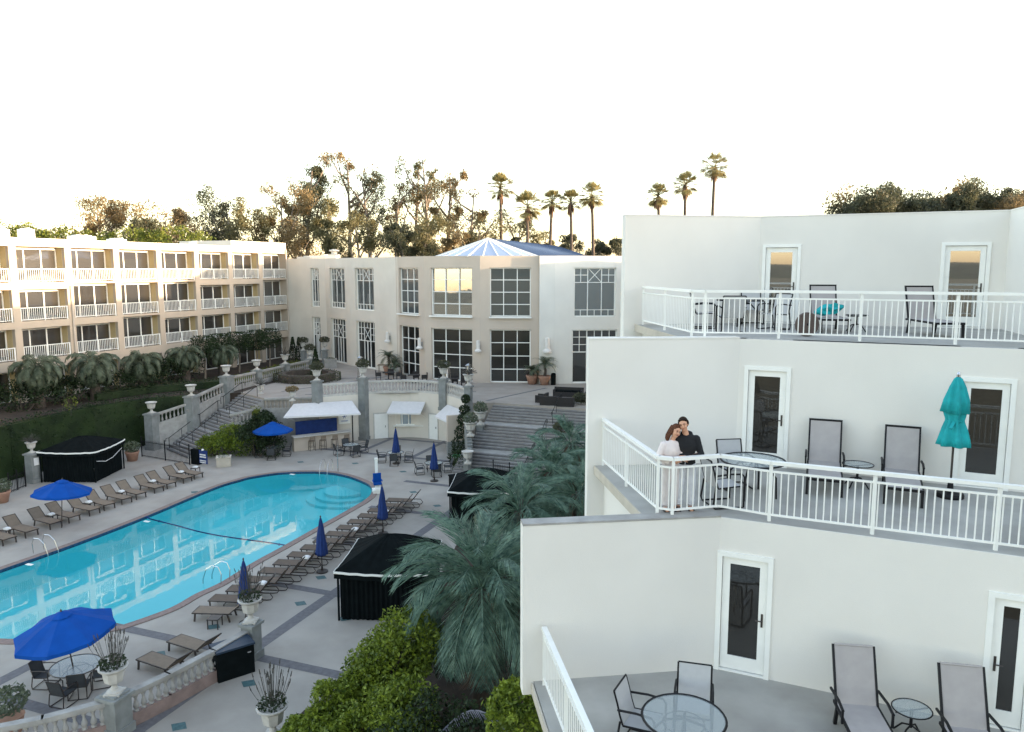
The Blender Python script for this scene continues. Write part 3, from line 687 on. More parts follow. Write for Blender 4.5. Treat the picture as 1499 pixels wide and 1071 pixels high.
def make_fan_palm(i, px, ty, d, size, label):
    random.seed(400+i); top = CAM_H+(394-ty)/F_PX*d; b = G(px, d, 2.5); H_ = top-2.5-size*.8
    t = thing('fan_palm', label, 'palm tree', b, 0, 'tall fan palms on the skyline'); lean = random.uniform(-.5, .5)
    MB().tube([(lean*(k/8)**2*1.2-.0, 0, H_*k/8) for k in range(9)], [.34-.16*k/8 for k in range(9)], 8).build('trunk', M['darkbark'], t, smooth=True)
    c = Vector((lean*1.2, 0, H_)); cr_ = MB(); sk_ = MB()
    for k in range(44):
        a = k*2.4; el = R(random.uniform(-50, 85)); L_ = size*random.uniform(.85, 1.05); dr = Vector((math.cos(a)*math.cos(el), math.sin(a)*math.cos(el), math.sin(el)))
        hub = c+dr*L_*.5; cr_.tube([c, hub], .03, 3, False); side = dr.cross(Vector((0, 0, 1))).normalized(); up = side.cross(dr).normalized()
        for j in range(-5, 6):
            an = j*.22; v = dr*math.cos(an)+side*math.sin(an); e = hub+v*L_*.62*(1-.25*abs(an))+Vector((0, 0, -.10*L_*abs(an)-.06*L_))
            wv = (side*math.cos(an)-dr*math.sin(an))*.042
            cr_.add([hub, hub+v*L_*.28-wv*size*.6, e, hub+v*L_*.28+wv*size*.6], [(0, 1, 2, 3)])
    for k in range(40):
        a = random.uniform(0, 6.28); z = random.uniform(.2, 1.1)*size; r_ = .35+.35*random.random()
        p = c+Vector((math.cos(a)*.2, math.sin(a)*.2, -.1*size)); e = c+Vector((math.cos(a)*r_, math.sin(a)*r_, -z)); sd = Vector((-math.sin(a), math.cos(a), 0))*.14
        sk_.add([p, (p+e)/2+sd, e, (p+e)/2-sd], [(0, 1, 2, 3)])
    cr_.build('crown', M['fan'], t); sk_.build('dead_leaf_skirt', M['dead'], t)
for i, (px, ty, d, s_, lb) in enumerate(((735, 258, 112, 1.9, 'fan palm leftmost on the skyline, touching the gum trees'), (772, 283, 106, 1.9, 'fan palm second from the left with a thick brown leaf skirt'),
  (803, 281, 112, 1.6, 'fan palm third from the left on the skyline'), (837, 281, 112, 1.6, 'fan palm fourth from the left on the skyline'), (869, 270, 112, 1.8, 'fan palm fifth from the left, last before the white building'),
  (965, 272, 105, 1.5, 'fan palm whose crown just shows over the white building'), (999, 256, 105, 1.6, 'middle of the three fan palms above the white building'), (1037, 229, 105, 1.8, 'tallest fan palm, above the white building'))):
    make_fan_palm(i, px, ty, d, s_*1.35, lb)
def feather_palm(name, loc, trunk_h, size, nf, m, label, seed, leaf_n=34, lw=.028, group=None, ll=.42, droop=1., tw=.28, dead=True, elr=(-35, 78), stiff=0.):
    random.seed(seed); t = thing(name, label, 'palm tree', loc, random.uniform(0, 6), group)
    tr_ = MB(); n_ = 14
    tr_.tube([(0, 0, trunk_h*k/n_) for k in range(n_+1)], [tw*(1.05 if k % 2 else .9)*(1.15-.15*k/n_) for k in range(n_+1)], 9)
    tr_.build('trunk', M['darkbark'], t, smooth=True)
    c = Vector((0, 0, trunk_h)); fr = MB(); dd = MB()
    for k in range(nf):
        a = k*2.399+random.uniform(-.15, .15); el = R(elr[0]+(elr[1]-elr[0])*((k+.5)/nf)**.9+random.uniform(-7, 7)); L_ = size*random.uniform(.85, 1.1)
        h = Vector((math.cos(a), math.sin(a), 0)); pts = []; p = c+h*tw*.5; ang = el; ns = 9
        for j in range(ns+1):
            pts.append(p.copy()); p = p+(h*math.cos(ang)+Vector((0, 0, math.sin(ang))))*L_/ns; ang -= R(11)*droop*(1+j*.12)
        dst = dd if (dead and k < nf*.14) else fr
        dst.tube(pts, [.03*(1-.85*j/ns)*size/2.2 for j in range(ns+1)], 3, False)
        side = Vector((-h.y, h.x, 0))
        for q in range(leaf_n):
            f_ = .16+.84*q/leaf_n; x = f_*ns; i0 = min(int(x), ns-1); pp = pts[i0].lerp(pts[i0+1], x-i0); tg = (pts[i0+1]-pts[i0]).normalized(); up = side.cross(tg)
            for sg in (-1, 1):
                l_ = ll*size*.5*math.sin(math.pi*(.12+.83*f_))*random.uniform(.85, 1.1)
                v = (side*sg*(.75-.2*stiff)+tg*(.75+.35*stiff)+up*random.uniform(.15, .45)).normalized(); m1 = pp+v*l_*.55; e = m1+(v+Vector((0, 0, -.65*droop*(1-.7*stiff)))).normalized()*l_*.5; wv = tg*lw*size*.5
                dst.add([pp-wv*.5, pp+wv*.5, m1+wv, m1-wv, e], [(0, 1, 2, 3), (3, 2, 4)])
    fr.build('crown', m, t)
    if dead and dd.v: dd.build('dead_fronds', M['dead'], t)
    return t
BK = dict(droop=.72, ll=.78, elr=(-80, 84), stiff=1.)
feather_palm('feather_palm', (-.95, 22.6, .1), 4.1, 3.25, 60, M['butia'], 'big blue-green palm nearest the camera, before the open tent', 51, 30, .026, **BK)
feather_palm('feather_palm', (.35, 29.5, .1), 4.3, 2.7, 42, M['butia'], 'blue-green palm behind the nearest big one, beside the white wall', 52, 28, .028, **BK)
feather_palm('feather_palm', (1.9, 36.5, .1), 4.0, 2.7, 38, M['butia'], 'blue-green palm in the middle of the row along the white building', 53, 32, .028, **BK)
feather_palm('feather_palm', (3.4, 43, .1), 3.9, 2.6, 32, M['butia'], 'farthest blue-green palm, at the foot of the wide stairs', 54, 36, .024, **BK)
feather_palm('feather_palm', (2.8, 31.5, .1), 4.4, 2.5, 30, M['butia'], 'blue-green palm half hidden behind the white building corner', 55, 36, .02, **BK)
PG = [(48, 55.5, 3.1, 2.6, 'leftmost'), (132, 59, 3.0, 2.6, 'second'), (203, 63, 2.6, 2.4, 'third'), (268, 68.5, 2.6, 2.2, 'fourth'), (322, 72, 2.5, 2.1, 'fifth')]
for i, (px, d, th_, s_, w_) in enumerate(PG):
    feather_palm('garden_palm', G(px, d, PZ-.1), th_, s_, 40, M['palmg'], 'drooping grey-green palm, %s%s in the row before the guest wing' % (w_, '' if i == 0 else ' from the left'), 60+i, 24, .04, 'palms in the garden before the guest wing', droop=1.15, tw=.35, dead=False, ll=.55, elr=(-65, 75))
# leafy volumes
def bush(name, loc, blobs, m, label, cat, seed, n=900, s=.12, group=None, stem=True):
    random.seed(seed); t = thing(name, label, cat, loc, 0, group); cr_ = MB(); st = MB()
    for (x, y, z, r_) in blobs:
        clump(cr_, (x, y, z), r_, int(n*.4), s, .9, .85)
        for _ in range(14):
            v = rvec().normalized(); v.z = abs(v.z)*.9
            clump(cr_, Vector((x, y, z))+v*r_*.85, r_*.36, int(n*.05), s, .9, .4)
        st.tube([(x*.3, y*.3, 0), (x, y, z)], [.06, .03], 5)
    cr_.build('foliage', m, t)
    if stem: st.build('stem', M['darkbark'], t)
    return t
random.seed(3)
def blobs_line(a, b, n, r0, r1, z0, z1):
    a, b = Vector(a), Vector(b); out = []
    for i in range(n):
        f = i/(n-1); p = a.lerp(b, f); out.append((p.x+random.uniform(-.3, .3), p.y+random.uniform(-.3, .3), (z0+(z1-z0)*f)*random.uniform(.85, 1.05), (r0+(r1-r0)*f)*random.uniform(.85, 1.1)))
    return out
bl = blobs_line((-1.3, -1.0, 0), (1.6, .6, 0), 7, .6, 1.15, .5, 2.6)+blobs_line((-.5, .4, 0), (1.5, 1.6, 0), 5, .55, .85, .4, 1.9)+blobs_line((-.6, -2.4, 0), (1.6, -2.0, 0), 4, .8, 1.05, .6, 1.8)
bush('golden_shrub', (-4.7, 21.4, .1), bl, M['gold'], 'large golden-green shrub in the foreground beside the flower urn', 'shrub', 71, 2200, .13)
bush('golden_shrub', (-2.0, 18.4, .1), [(0, 0, 1.7, 1.2), (-.9, -.4, 1.3, 1.1), (.9, .2, 1.4, 1.1), (0, -.9, 1.0, 1.1)], M['hedge'], 'dark green shrub under the big palm at the bottom edge', 'shrub', 72, 1500, .13)
bush('wall_shrub', (.25, 14.6, .1), [(0, 0, 4.6, .8), (.2, .3, 3.6, .9), (.1, .1, 2.4, .9), (-.1, 0, 5.0, .55)], M['gold'], 'tall golden-green shrub against the lowest terrace wall', 'shrub', 73, 1700, .11)
bush('under_shrub', (-1.2, 27, .1), [(0, 0, 1.0, 1.2), (.9, 2.5, 1.2, 1.3), (1.2, 5, 1.2, 1.3), (2.0, 8, 1.2, 1.4), (-.9, -2.2, .9, 1.1)], M['hedge'], 'dark shrubs growing under the row of blue-green palms', 'shrub', 74, 1000, .16)
bush('under_shrub', (2.2, 40, .1), [(0, 0, 1.2, 1.4), (1.0, 3, 1.4, 1.4), (1.6, 6, 1.6, 1.3), (4, 2, 2.5, 2.0)], M['hedge'], 'dark shrubs at the foot of the wide stairs behind the palms', 'shrub', 75, 900, .18)
def hedge(name, pts, wd, z0, z1, m, label, seed, s=.17, dens=26, cat='hedge', group=None, core=True):
    random.seed(seed); o = Vector(pts[0]); t = thing(name, label, cat, (o.x, o.y, z0), 0, group); lf = MB(); cb_ = MB(); H_ = z1-z0
    for a, b in zip(pts, pts[1:]):
        a, b = Vector((*a, 0)), Vector((*b, 0)); d = b-a; L_ = d.length; d.normalize(); n_ = Vector((-d.y, d.x, 0))
        cb_.beam(a-Vector((o.x, o.y, 0))+Vector((0, 0, H_/2-.06)), b-Vector((o.x, o.y, 0))+Vector((0, 0, H_/2-.06)), wd-.25, H_-.2)
        tot = int(L_*(wd+2*H_)*dens)
        for _ in range(tot):
            u = random.uniform(-wd/2, H_+wd/2); x = random.uniform(-.1, L_+.1)
            if u > wd/2: pass
            q = random.random()*(wd+2*H_)
            if q < wd: y, z = q-wd/2, H_
            elif q < wd+H_: y, z = wd/2, q-wd
            else: y, z = -wd/2, q-wd-H_
            w2 = .10*noise.noise(Vector((x*.8+a.x, y*2, z)))
            p = a+d*x+n_*(y*(1+w2))-Vector((o.x, o.y, 0)); p.z = z*(1+w2*.4)+random.uniform(-.07, .07)
            p += rvec()*.06
            leaf(lf, p, s*random.uniform(.6, 1.3))
    lf.build('foliage', m, t); cb_.build('hedge_core', m, t); return t  # second mesh is a solid core added inside the leaves to block see-through
hedge('tall_hedge', [(-37.2, 40), (-33.9, 49.6), (-32, 56.4), (-29.5, 60.2), (-26.4, 62.0), (-23.9, 63.4)], 1.4, 0, 3.9, M['hedge'], 'long clipped dark hedge behind the left tent and the curved stairs', 81)
hedge('low_hedge', [(-33.0, 58.8), (-30.6, 62.6), (-25.3, 66.2)], 1.6, PZ-.05, PZ+.7, M['hedge'], 'lower dark hedge band in the garden behind the long clipped hedge', 82)
hedge('low_hedge', [(-24.4, 66.5), (-23.4, 72.5), (-22.2, 79)], 1.8, PZ-.05, PZ+.7, M['yel'], 'short yellow-green hedge beside the plaza balustrade', 83)
# clipped screen trees on bare trunks before the far balconies
for i, px in enumerate((296, 321, 347, 373, 392)):
    d = 71+i*2.2; p = G(px, d, PZ-.1); random.seed(90+i); t = thing('screen_tree', '%s of five clipped dark trees on bare trunks before the far balconies, from the left' % ORD[i].capitalize(), 'tree', p, 0, 'clipped screen trees')
    MB().tube([(0, 0, 0), (.1, 0, 1.6), (0, 0, 3.4)], [.09, .07, .05], 6).build('trunk', M['bark'], t); lf = MB()
    for _ in range(1500):
        v = rvec(); leaf(lf, Vector((v.x*1.5, v.y*1.1, 3.1+max(-1, min(1, v.z*1.3))*1.0)), .2)
    lf.build('crown', M['hedge'], t)
for i, (px, d, z1) in enumerate(((250, 70, 5.6), (222, 66, 5.0), (170, 61.5, 5.2), (90, 57.5, 5.4), (20, 54.5, 5.6))):
    bush('garden_shrub', G(px, d, PZ-.1), [(0, 0, .9, 1.3), (1.2, .9, 1.3, 1.3), (-.9, .6, 1.1, 1.2)], M['hedge'], 'dark shrub between garden palms, %s from the right' % ORD[i], 'shrub', 95+i, 700, .2, 'dark shrubs between the garden palms')
for px, py, lb in ((104, 596, 'small yellow-green sapling alone in the garden bed'), ):
    p = P(px, py+12, PZ); random.seed(5); t = thing('sapling', lb, 'plant', p); MB().tube([(0, 0, 0), (.05, 0, .8)], .02, 4).build('stem', M['twig'], t); lf = MB(); clump(lf, (0, 0, .9), .5, 90, .16); lf.build('foliage', M['yel'], t)
# golden hedge shrubs right of the curved stairs
bush('golden_shrub', tuple(P(318, 668, 0)), [(0, 0, .9, 1.1), (.9, .7, 1.3, 1.1), (-.8, .3, .8, .8), (1.8, .3, .9, 1.0)], M['gold'], 'round golden-green shrub at the foot of the curved stairs', 'shrub', 110, 1300, .17)
bush('green_shrub', tuple(P(372, 668, 0)), [(0, 0, 1.3, 1.3), (.9, .8, 1.6, 1.3), (-.6, 1.0, 1.6, 1.2), (1.4, -.2, .9, 1.0), (.4, 1.2, 2.4, .9)], M['hedge'], 'dark green shrub between the golden shrub and the bar', 'shrub', 111, 1300, .17)
t_ = hedge('clipped_column', [(-20.3, 58.2), (-19.7, 58.4)], .9, 0, 3.3, M['yel'], 'clipped yellow-green column of leaves above the stair shrubs', 112, .13, 60)
# far low yellow hedge over the left wing roof
for i, (px, h_) in enumerate(((2, 19.4), (48, 18.9), (95, 18.8), (200, 18.6), (262, 18.7))):
    bush('distant_shrub', G(px, 84, 2.5), [(0, 0, h_-4.2, 1.9), (2.6, .5, h_-4.6, 1.7), (-2.6, .3, h_-4.5, 1.7), (1.3, 1, h_-6.4, 2), (-1.3, 1, h_-6.4, 2)], M['yel'], '%s yellow-green shrub from the left over the guest wing roof' % ORD[i], 'shrub', 120+i, 500, .3, 'yellow-green shrubs over the guest wing roof')
# ================================================================ STONEWORK: stairs, balustrades, piers, urns
def balustrade(label, pts, hh=1.0, plinth=.18, step=.27, m=None, group=None, base_m=None, name='balustrade', z_ext=0., bs=1.):
    pts = [Vector(p) for p in pts]; o = pts[0]; t = thing(name, label, 'balustrade', o, 0, group); m = m or M['stone']
    rl = MB(); pl = MB()
    for a, b in zip(pts, pts[1:]):
        a, b = a-o, b-o; d = (b-a).normalized()*.03
        rl.beam(a-d+Vector((0, 0, hh-.07)), b+d+Vector((0, 0, hh-.07)), .26, .13); rl.beam(a+Vector((0, 0, hh-.16)), b+Vector((0, 0, hh-.16)), .18, .06)
        pl.beam(a-d+Vector((0, 0, plinth/2-z_ext/2)), b+d+Vector((0, 0, plinth/2-z_ext/2)), .24, plinth+z_ext)
    rl.build('top_rail', m, t); pl.build('plinth', base_m or m, t)
    tot = sum((b-a).length for a, b in zip(pts, pts[1:])); n_ = min(100, int(tot/step)); H_ = hh-.19-plinth
    prof = [(.075, 0), (.075, .06), (.04, .09), (.055, .16), (.085, .30), (.07, .45), (.04, .62), (.035, .78), (.06, .84), (.04, .88), (.07, .92), (.07, 1.0)]
    pr = None; acc = 0; i = 0; seg = 0
    for k in range(n_):
        s_ = (k+.5)*tot/n_
        while seg < len(pts)-2 and s_-acc > (pts[seg+1]-pts[seg]).length: acc += (pts[seg+1]-pts[seg]).length; seg += 1
        p = pts[seg].lerp(pts[seg+1], (s_-acc)/(pts[seg+1]-pts[seg]).length)-o+Vector((0, 0, plinth))
        if pr is None:
            pr = MB().lathe([(r_*bs, z*H_) for r_, z in prof], 8).build('baluster', m, t, smooth=True, loc=p)
        else:
            c = pr.copy(); col.objects.link(c); c.parent = t; c.location = p
    return t
def pier(p, h_, label, wd=.62, m=None, group='stone piers of the balustrades'):
    p = Vector(p); t = thing('stone_pier', label, 'pier', p, AX-math.pi/2, group); m = m or M['mossst']
    MB().box((0, 0, h_/2), (wd, wd, h_)).box((0, 0, .14), (wd+.1, wd+.1, .28)).build('shaft', m, t)
    MB().box((0, 0, h_+.03), (wd+.16, wd+.16, .1)).box((0, 0, h_+.1), (wd-.05, wd-.05, .06)).build('cap', m, t); return Vector((p.x, p.y, p.z+h_+.13))
def urn(p, label, s_=1., plant=None, seed=0, group='stone urns'):
    random.seed(seed); t = thing('stone_urn', label, 'urn', p, 0, group)
    b = MB().lathe([(.20, 0), (.20, .06), (.10, .10), (.07, .20), (.10, .25), (.22, .33), (.25, .45), (.27, .62), (.37, .70), (.38, .74), (.33, .75), (.28, .70)], 16, fn=lambda a, z: 1+(.05*math.cos(a*8) if .25 < z < .65 else 0))
    b.box((0, 0, -.0), (.42, .42, .06)); b.build('bowl', M['urn'], t, smooth=False)
    if plant:
        pl = MB()
        if plant == 'lavender':
            fo = MB(); clump(fo, (0, 0, .85), .36, 260, .10, .55)
            for _ in range(46):
                a = random.uniform(0, 6.28); r_ = random.random(); h_ = random.uniform(.5, 1.05); x, y = math.cos(a)*r_, math.sin(a)*r_
                pl.tube([(x*.22, y*.22, .75), (x*.42, y*.42, .75+h_*.6), (x*.55, y*.55, .75+h_)], [.006, .005, .006], 3)
                if random.random() < .7: pl.tube([(x*.53, y*.53, .72+h_), (x*.57, y*.57, .84+h_)], [.017, .008], 4)
            fo.build('foliage', M['hedge'], t); pl.build('flower_stalks', M['twig'], t)
        elif plant == 'green': clump(pl, (0, 0, .95), .42, 420, .13, .8); pl.build('foliage', M['palmg'], t)
        elif plant == 'dark': clump(pl, (0, 0, .95), .5, 420, .16, .65); pl.build('foliage', M['eucd'], t)
        elif plant == 'bronze': clump(pl, (0, 0, .9), .5, 300, .18, .5); pl.build('foliage', M['eucb'], t)
        elif plant == 'bare':
            for _ in range(40):
                v = rvec().normalized(); v.z = abs(v.z)+.3; pl.tube([(0, 0, .7), v*.35+Vector((0, 0, .7)), v*.6+Vector((0, 0, .62))], .012, 3)
            pl.build('stems', M['twig'], t)
    t.scale = (s_, s_, s_); return t
def steps(name, o, d, r, n_, tread, rise, wd, label, landings=(), m=None, extra=.0, fill=0.):
    t = thing(name, label, 'stairs', o, 0); b = MB(); x = 0; z = 0; base = Vector(o); nz_ = MB(); rz = math.atan2(d.y, d.x); ends = []
    for k in range(n_):
        ln = tread
        if k in landings: ln = tread+landings[k]
        z += rise; c = d*(x+ln/2)+Vector((0, 0, (z-.3)/2)); b.box(c, (ln, wd, z+.3), rz=rz)
        c2 = d*(x+.04)+Vector((0, 0, z+.004)); nz_.box(c2, (.10, wd-.02, .012), rz=rz); c3 = d*(x-.004)+Vector((0, 0, z-rise*.5)); nz_.box(c3, (.01, wd-.06, rise*.55), rz=rz); x += ln; ends.append((x, z))
    b.build('steps', m or M['stone'], t); nz_.build('step_nosing', M['band'], t); return t, ends
n_st = 23; rs = PZ/n_st
steps('curved_side_stairs', stairA, stairDir, stairR, n_st-1, .262, rs, 4.0, 'stone stairs climbing from the pool deck to the plaza at the left', {8: .25, 15: .25})
gt, gends = steps('wide_stairs', gst0+E2*6.5, E1, E2, n_st-1, .275, rs, 13.0, 'wide stone stairs going up to the plaza at the right', {7: .95, 15: .95})
def handrail(name, pts, label, ph=.9, ev=1.4, m=None, r_=.025):
    pts = [Vector(p) for p in pts]; o = pts[0]; t = thing(name, label, 'handrail', o); rl = MB()
    q = [p-o+Vector((0, 0, ph)) for p in pts]
    e = (q[-1]-q[-2]).normalized(); s_ = (q[0]-q[1]).normalized()
    rl.tube([q[0]+Vector((s_.x*.3, s_.y*.3, -.25)), q[0]+Vector((s_.x*.25, s_.y*.25, 0))]+q+[q[-1]+Vector((e.x*.3, e.y*.3, 0)), q[-1]+Vector((e.x*.32, e.y*.32, -.3))], r_, 6); rl.build('rail', m or M['black'], t)
    for a, b in zip(pts, pts[1:]):
        n_ = max(1, round((b-a).length/ev))
        for i in range(n_+(b is pts[-1])): MB().tube([(0, 0, 0), (0, 0, ph)], r_*.9, 5).build('post', m or M['black'], t, loc=a.lerp(b, i/n_)-o)
    return t
def sz(x, z): return x, z
def onst(u, side):      # point on the curved stairs, u in 0..1
    return stairA+stairDir*(6.27*u)+stairR*side+Vector((0, 0, PZ*u))
handrail('stair_handrail', [onst(.02, -1.7), onst(.34, -1.7)], 'black handrail of the lowest flight, left side of the curved stairs')
handrail('stair_handrail', [onst(.42, -1.7), onst(.66, -1.7)], 'black handrail of the middle flight, left side of the curved stairs')
handrail('stair_handrail', [onst(.74, -1.7), onst(1.0, -1.7)+Vector((0, 0, 0))], 'black handrail of the highest flight, left side of the curved stairs')
handrail('stair_handrail', [onst(.02, .3), onst(.5, .3)], 'black handrail down the middle of the lower curved stairs')
handrail('stair_handrail', [onst(.62, .9), onst(1., .9)], 'black handrail down the middle of the upper curved stairs')
GH = gst0+E2*5.2
def gz(x):
    z = 0
    for xx, zz in gends:
        if x <= xx: return zz
    return PZ
for a, b, w_ in ((.1, 2.2, 'lowest'), (3.3, 5.0, 'middle'), (6.5, 8.4, 'highest')):
    handrail('stair_handrail', [GH+E1*a+Vector((0, 0, gz(a))), GH+E1*b+Vector((0, 0, gz(b)))], 'black handrail of the %s flight of the wide right stairs' % w_, ev=1.)
# balustrade climbing beside the left stairs, then along the plaza edge
BPx = [P(222, 604, 2.9), P(280, 578.6, 4.05), P(331.4, 549.4, 5.2), P(376, 540.6, 5.1), P(417.5, 531.7, 5.1), P(454, 524, 5.1)]
bases = [0, 0, 0, PZ-.05, PZ-.05, PZ-.05]
names = ['lowest pier at the foot of the curved stairs', 'second pier up the curved stairs', 'tall pier at the head of the curved stairs', 'first pier past the head of the curved stairs', 'middle pier of the garden side balustrade', 'last pier of the garden side balustrade, towards the hall']
for i, (q, bz_) in enumerate(zip(BPx, bases)):
    h_ = q.z-bz_-.13; tp_ = pier((q.x, q.y, bz_), h_, 'weathered stone '+names[i], .8 if i < 3 else .6)
    urn(tp_, 'pale stone urn on the '+names[i].replace('pier', 'pier'), 1.15, [None, None, None, None, 'bare', 'dark'][i], 30+i)
for i, (dz0, dz1, lb) in enumerate(((-.25, -1.15, 'sloping stone balustrade of the lowest curved stair flight'), (-.2, -1.3, 'sloping stone balustrade of the upper curved stair flight'), (-.25, -.15, 'stone balustrade just past the head of the curved stairs'), (-.2, -.2, 'stone balustrade in the middle of the garden side'), (-.2, -.2, 'stone balustrade at the far end of the garden side'))):
    a, b = BPx[i], BPx[i+1]; hh = 1.05; z0, z1 = a.z-.15-hh, b.z-(.8 if i < 2 else .15)-hh+(.3 if i < 2 else 0)
    balustrade(lb, [(a.x, a.y, z0), (b.x, b.y, z1)], hh, .2, .3, z_ext=max(z0, z1)-0 if i < 2 else .3, base_m=M['stone'])
# small balustraded bed walls right of the left stairs
q0, q1 = P(337, 604, 3.0), P(370, 596, 3.4); balustrade('short stone balustrade above the golden shrub beside the curved stairs', [(q0.x, q0.y, 1.9), (q1.x, q1.y, 2.3)], 1.0, .2, .28, z_ext=2.0)
q2 = P(312, 606, 2.0); tp_ = pier((q2.x, q2.y, 0), 1.75, 'low stone pier behind the golden shrub on the stairs', .5); urn(tp_, 'stone urn with brown plant on the low pier beside the curved stairs', 1.0, 'bare', 44)
q0, q1 = P(385, 588, PZ+.3), P(459, 584, PZ+.3); balustrade('stone balustrade edging the plaza over the bar awning', [(-19.7, 59.6, PZ-1.0), (-17.6, 59.9, PZ-1.0), (-15.6, 60.1, PZ-1.0)], 1.02, .2, .28, z_ext=2.8)
for px, py, s_ in ((382, 570, 'bare'), (428, 580, 'bronze')):
    p = P(px, py+6, PZ); p.z = PZ; urn(p, 'bowl planter with %s standing on the plaza edge' % {'bare': 'spiky grey plant', 'bronze': 'rusty brown plant'}[s_], 1.0, s_, 45, 'planters on the plaza')
# arc wall with pilasters, balustrade on top, urns
aw = thing('arc_retaining_wall', 'curved pale retaining wall below the plaza with service doors', 'wall', (0, 0, 0))
wmb = MB()
for a, b in zip(arc, arc[1:]): wmb.wall((a.x+(b-a).normalized().y*.12, a.y-(b-a).normalized().x*.12), (b.x+(b-a).normalized().y*.12, b.y-(b-a).normalized().x*.12), -.05, PZ+.02, .24)
wmb.build('wall_face', M['rotlt'], aw)
PT = {'a': P(465, 560, 5.15), 'b': P(537.4, 555, 5.15), 'c': P(650, 563.6, 5.15), 'd': P(691, 572, 5.15)}
arcpts = [Vector((p.x, p.y, 0)) for p in arc]
def near(p): return min(arcpts, key=lambda q: (q-Vector((p.x, p.y, 0))).length)
PQ = {k: near(v) for k, v in PT.items()}; PQ['a'] = arcpts[0]; PQ['d'] = arcpts[-1]
PQ['c'] = near(Vector((-5.6, 61.3, 0)))
lbs = {'a': 'mossy pier at the left end of the curved wall above the bar', 'b': 'tall dark pilaster between the bar and the kiosk window', 'c': 'stone pier above the white service door', 'd': 'stone pier at the head of the ivy covered corner by the wide stairs'}
for k, q in PQ.items():
    z0 = -.0 if k == 'b' else 2.6; tp_ = pier((q.x+.02, q.y-.2, z0), 5.1-z0, lbs[k], .62 if k != 'd' else .5)
    urn(tp_, {'a': 'urn with leafy plant on the pier at the left end of the curved wall', 'b': 'urn with a dense dark plant on the tall pilaster', 'c': 'wide urn with mixed plants on the pier above the service door', 'd': 'urn with twiggy plant at the right end of the curved balustrade'}[k], 1.15, {'a': 'dark', 'b': 'dark', 'c': 'dark', 'd': 'bare'}[k], 50)
idx = {k: arcpts.index(q) for k, q in PQ.items()}
for k0, k1, lb in (('a', 'b', 'curved balustrade with pale balusters above the bar'), ('b', 'c', 'curved balustrade above the kiosk window'), ('c', 'd', 'short curved balustrade above the service door')):
    balustrade(lb, [(p.x, p.y, PZ+.02) for p in arcpts[idx[k0]:idx[k1]+1]], 1.05, .16, .27, m=M['urn'])
# awnings, kiosk window, service doors
def awning(label, b0, b1, f0, f1, drop=.12):
    t = thing('awning', label, 'awning', b0, 0, None); b0_, b1_, f0_, f1_ = [Vector(q)-Vector(b0) for q in (b0, b1, f0, f1)]
    th = Vector((0, 0, .03)); fb = MB()
    fb.add([b0_, b1_, f1_, f0_, b0_-th, b1_-th, f1_-th, f0_-th], [(0, 3, 2, 1), (4, 5, 6, 7), (0, 1, 5, 4), (1, 2, 6, 5), (2, 3, 7, 6), (3, 0, 4, 7)])
    fb.build('canvas', M['whitefab'], t)
    va = MB(); va.add([f0_, f1_, f1_-Vector((0, 0, drop)), f0_-Vector((0, 0, drop))], [(0, 1, 2, 3)]); va.build('valance', M['whitefab'], t)
    fr_ = MB(); fr_.tube([b0_-th*2, f0_-th*2], .02, 5); fr_.tube([b1_-th*2, f1_-th*2], .02, 5); fr_.tube([f0_-th*2, f1_-th*2], .02, 5)
    for b, f in ((b0_, f0_), (b1_, f1_)): fr_.tube([f-th*2, Vector((b.x, b.y, f.z-.6))], .015, 5)
    fr_.build('frame', M['white'], t); return t
awning('long white awning spread over the bar', P(430, 591, 3.45), P(515, 586, 3.45), P(415, 610, 2.75), P(528, 605, 2.75))
def wpt(px, z, off=0.0):      # point on the arc wall face seen at a column of the photograph
    px = min(px, 683)
    u = (px-749.5)/F_PX
    for a, b in zip(arc, arc[1:]):
        if (a.x/a.y-u)*(b.x/b.y-u) <= 0:
            d = b-a; tt = (u*a.y-a.x)/(d.x-u*d.y); dn = d.normalized(); return a+d*tt+Vector((dn.y, -dn.x, 0))*(.13+off)+Vector((0, 0, z)), math.atan2(d.y, d.x)
a_, r1 = wpt(572, 3.1); b_a, r2 = wpt(622, 3.1)
fo_ = Vector((-.25, -1.0, 0)).normalized()*1.25
awning('white awning over the kiosk window', a_, b_a, a_+fo_-Vector((0, 0, .75)), b_a+fo_-Vector((0, 0, .75)))
a_, r1 = wpt(655, 3.1); b_a, r2 = wpt(686, 3.1); fo_ = Vector((-.72, -.7, 0)).normalized()*1.3
awning('small white awning over the service door by the ivy', a_, b_a, a_+fo_-Vector((0, 0, .8)), b_a+fo_-Vector((0, 0, .8)))
p_, r_ = wpt(596, 0, .02); kk = thing('kiosk_window', 'white folding kiosk window under the middle awning', 'window', p_, r_)
fr_ = MB(); wd = 2.2
for x in (-wd/2, -wd/4, 0, wd/4, wd/2): fr_.box((x, 0, 1.6), (.09, .1, 1.0))
for z in (1.1, 2.1): fr_.box((0, 0, z), (wd+.09, .104, .09))
fr_.box((0, -.12, 1.02), (wd+.3, .34, .07)); fr_.build('frame', M['white'], kk); MB().box((0, .03, 1.6), (wd, .02, 1.0)).build('pane', glass('bluish_glass', (.25, .33, .38), .2), kk)
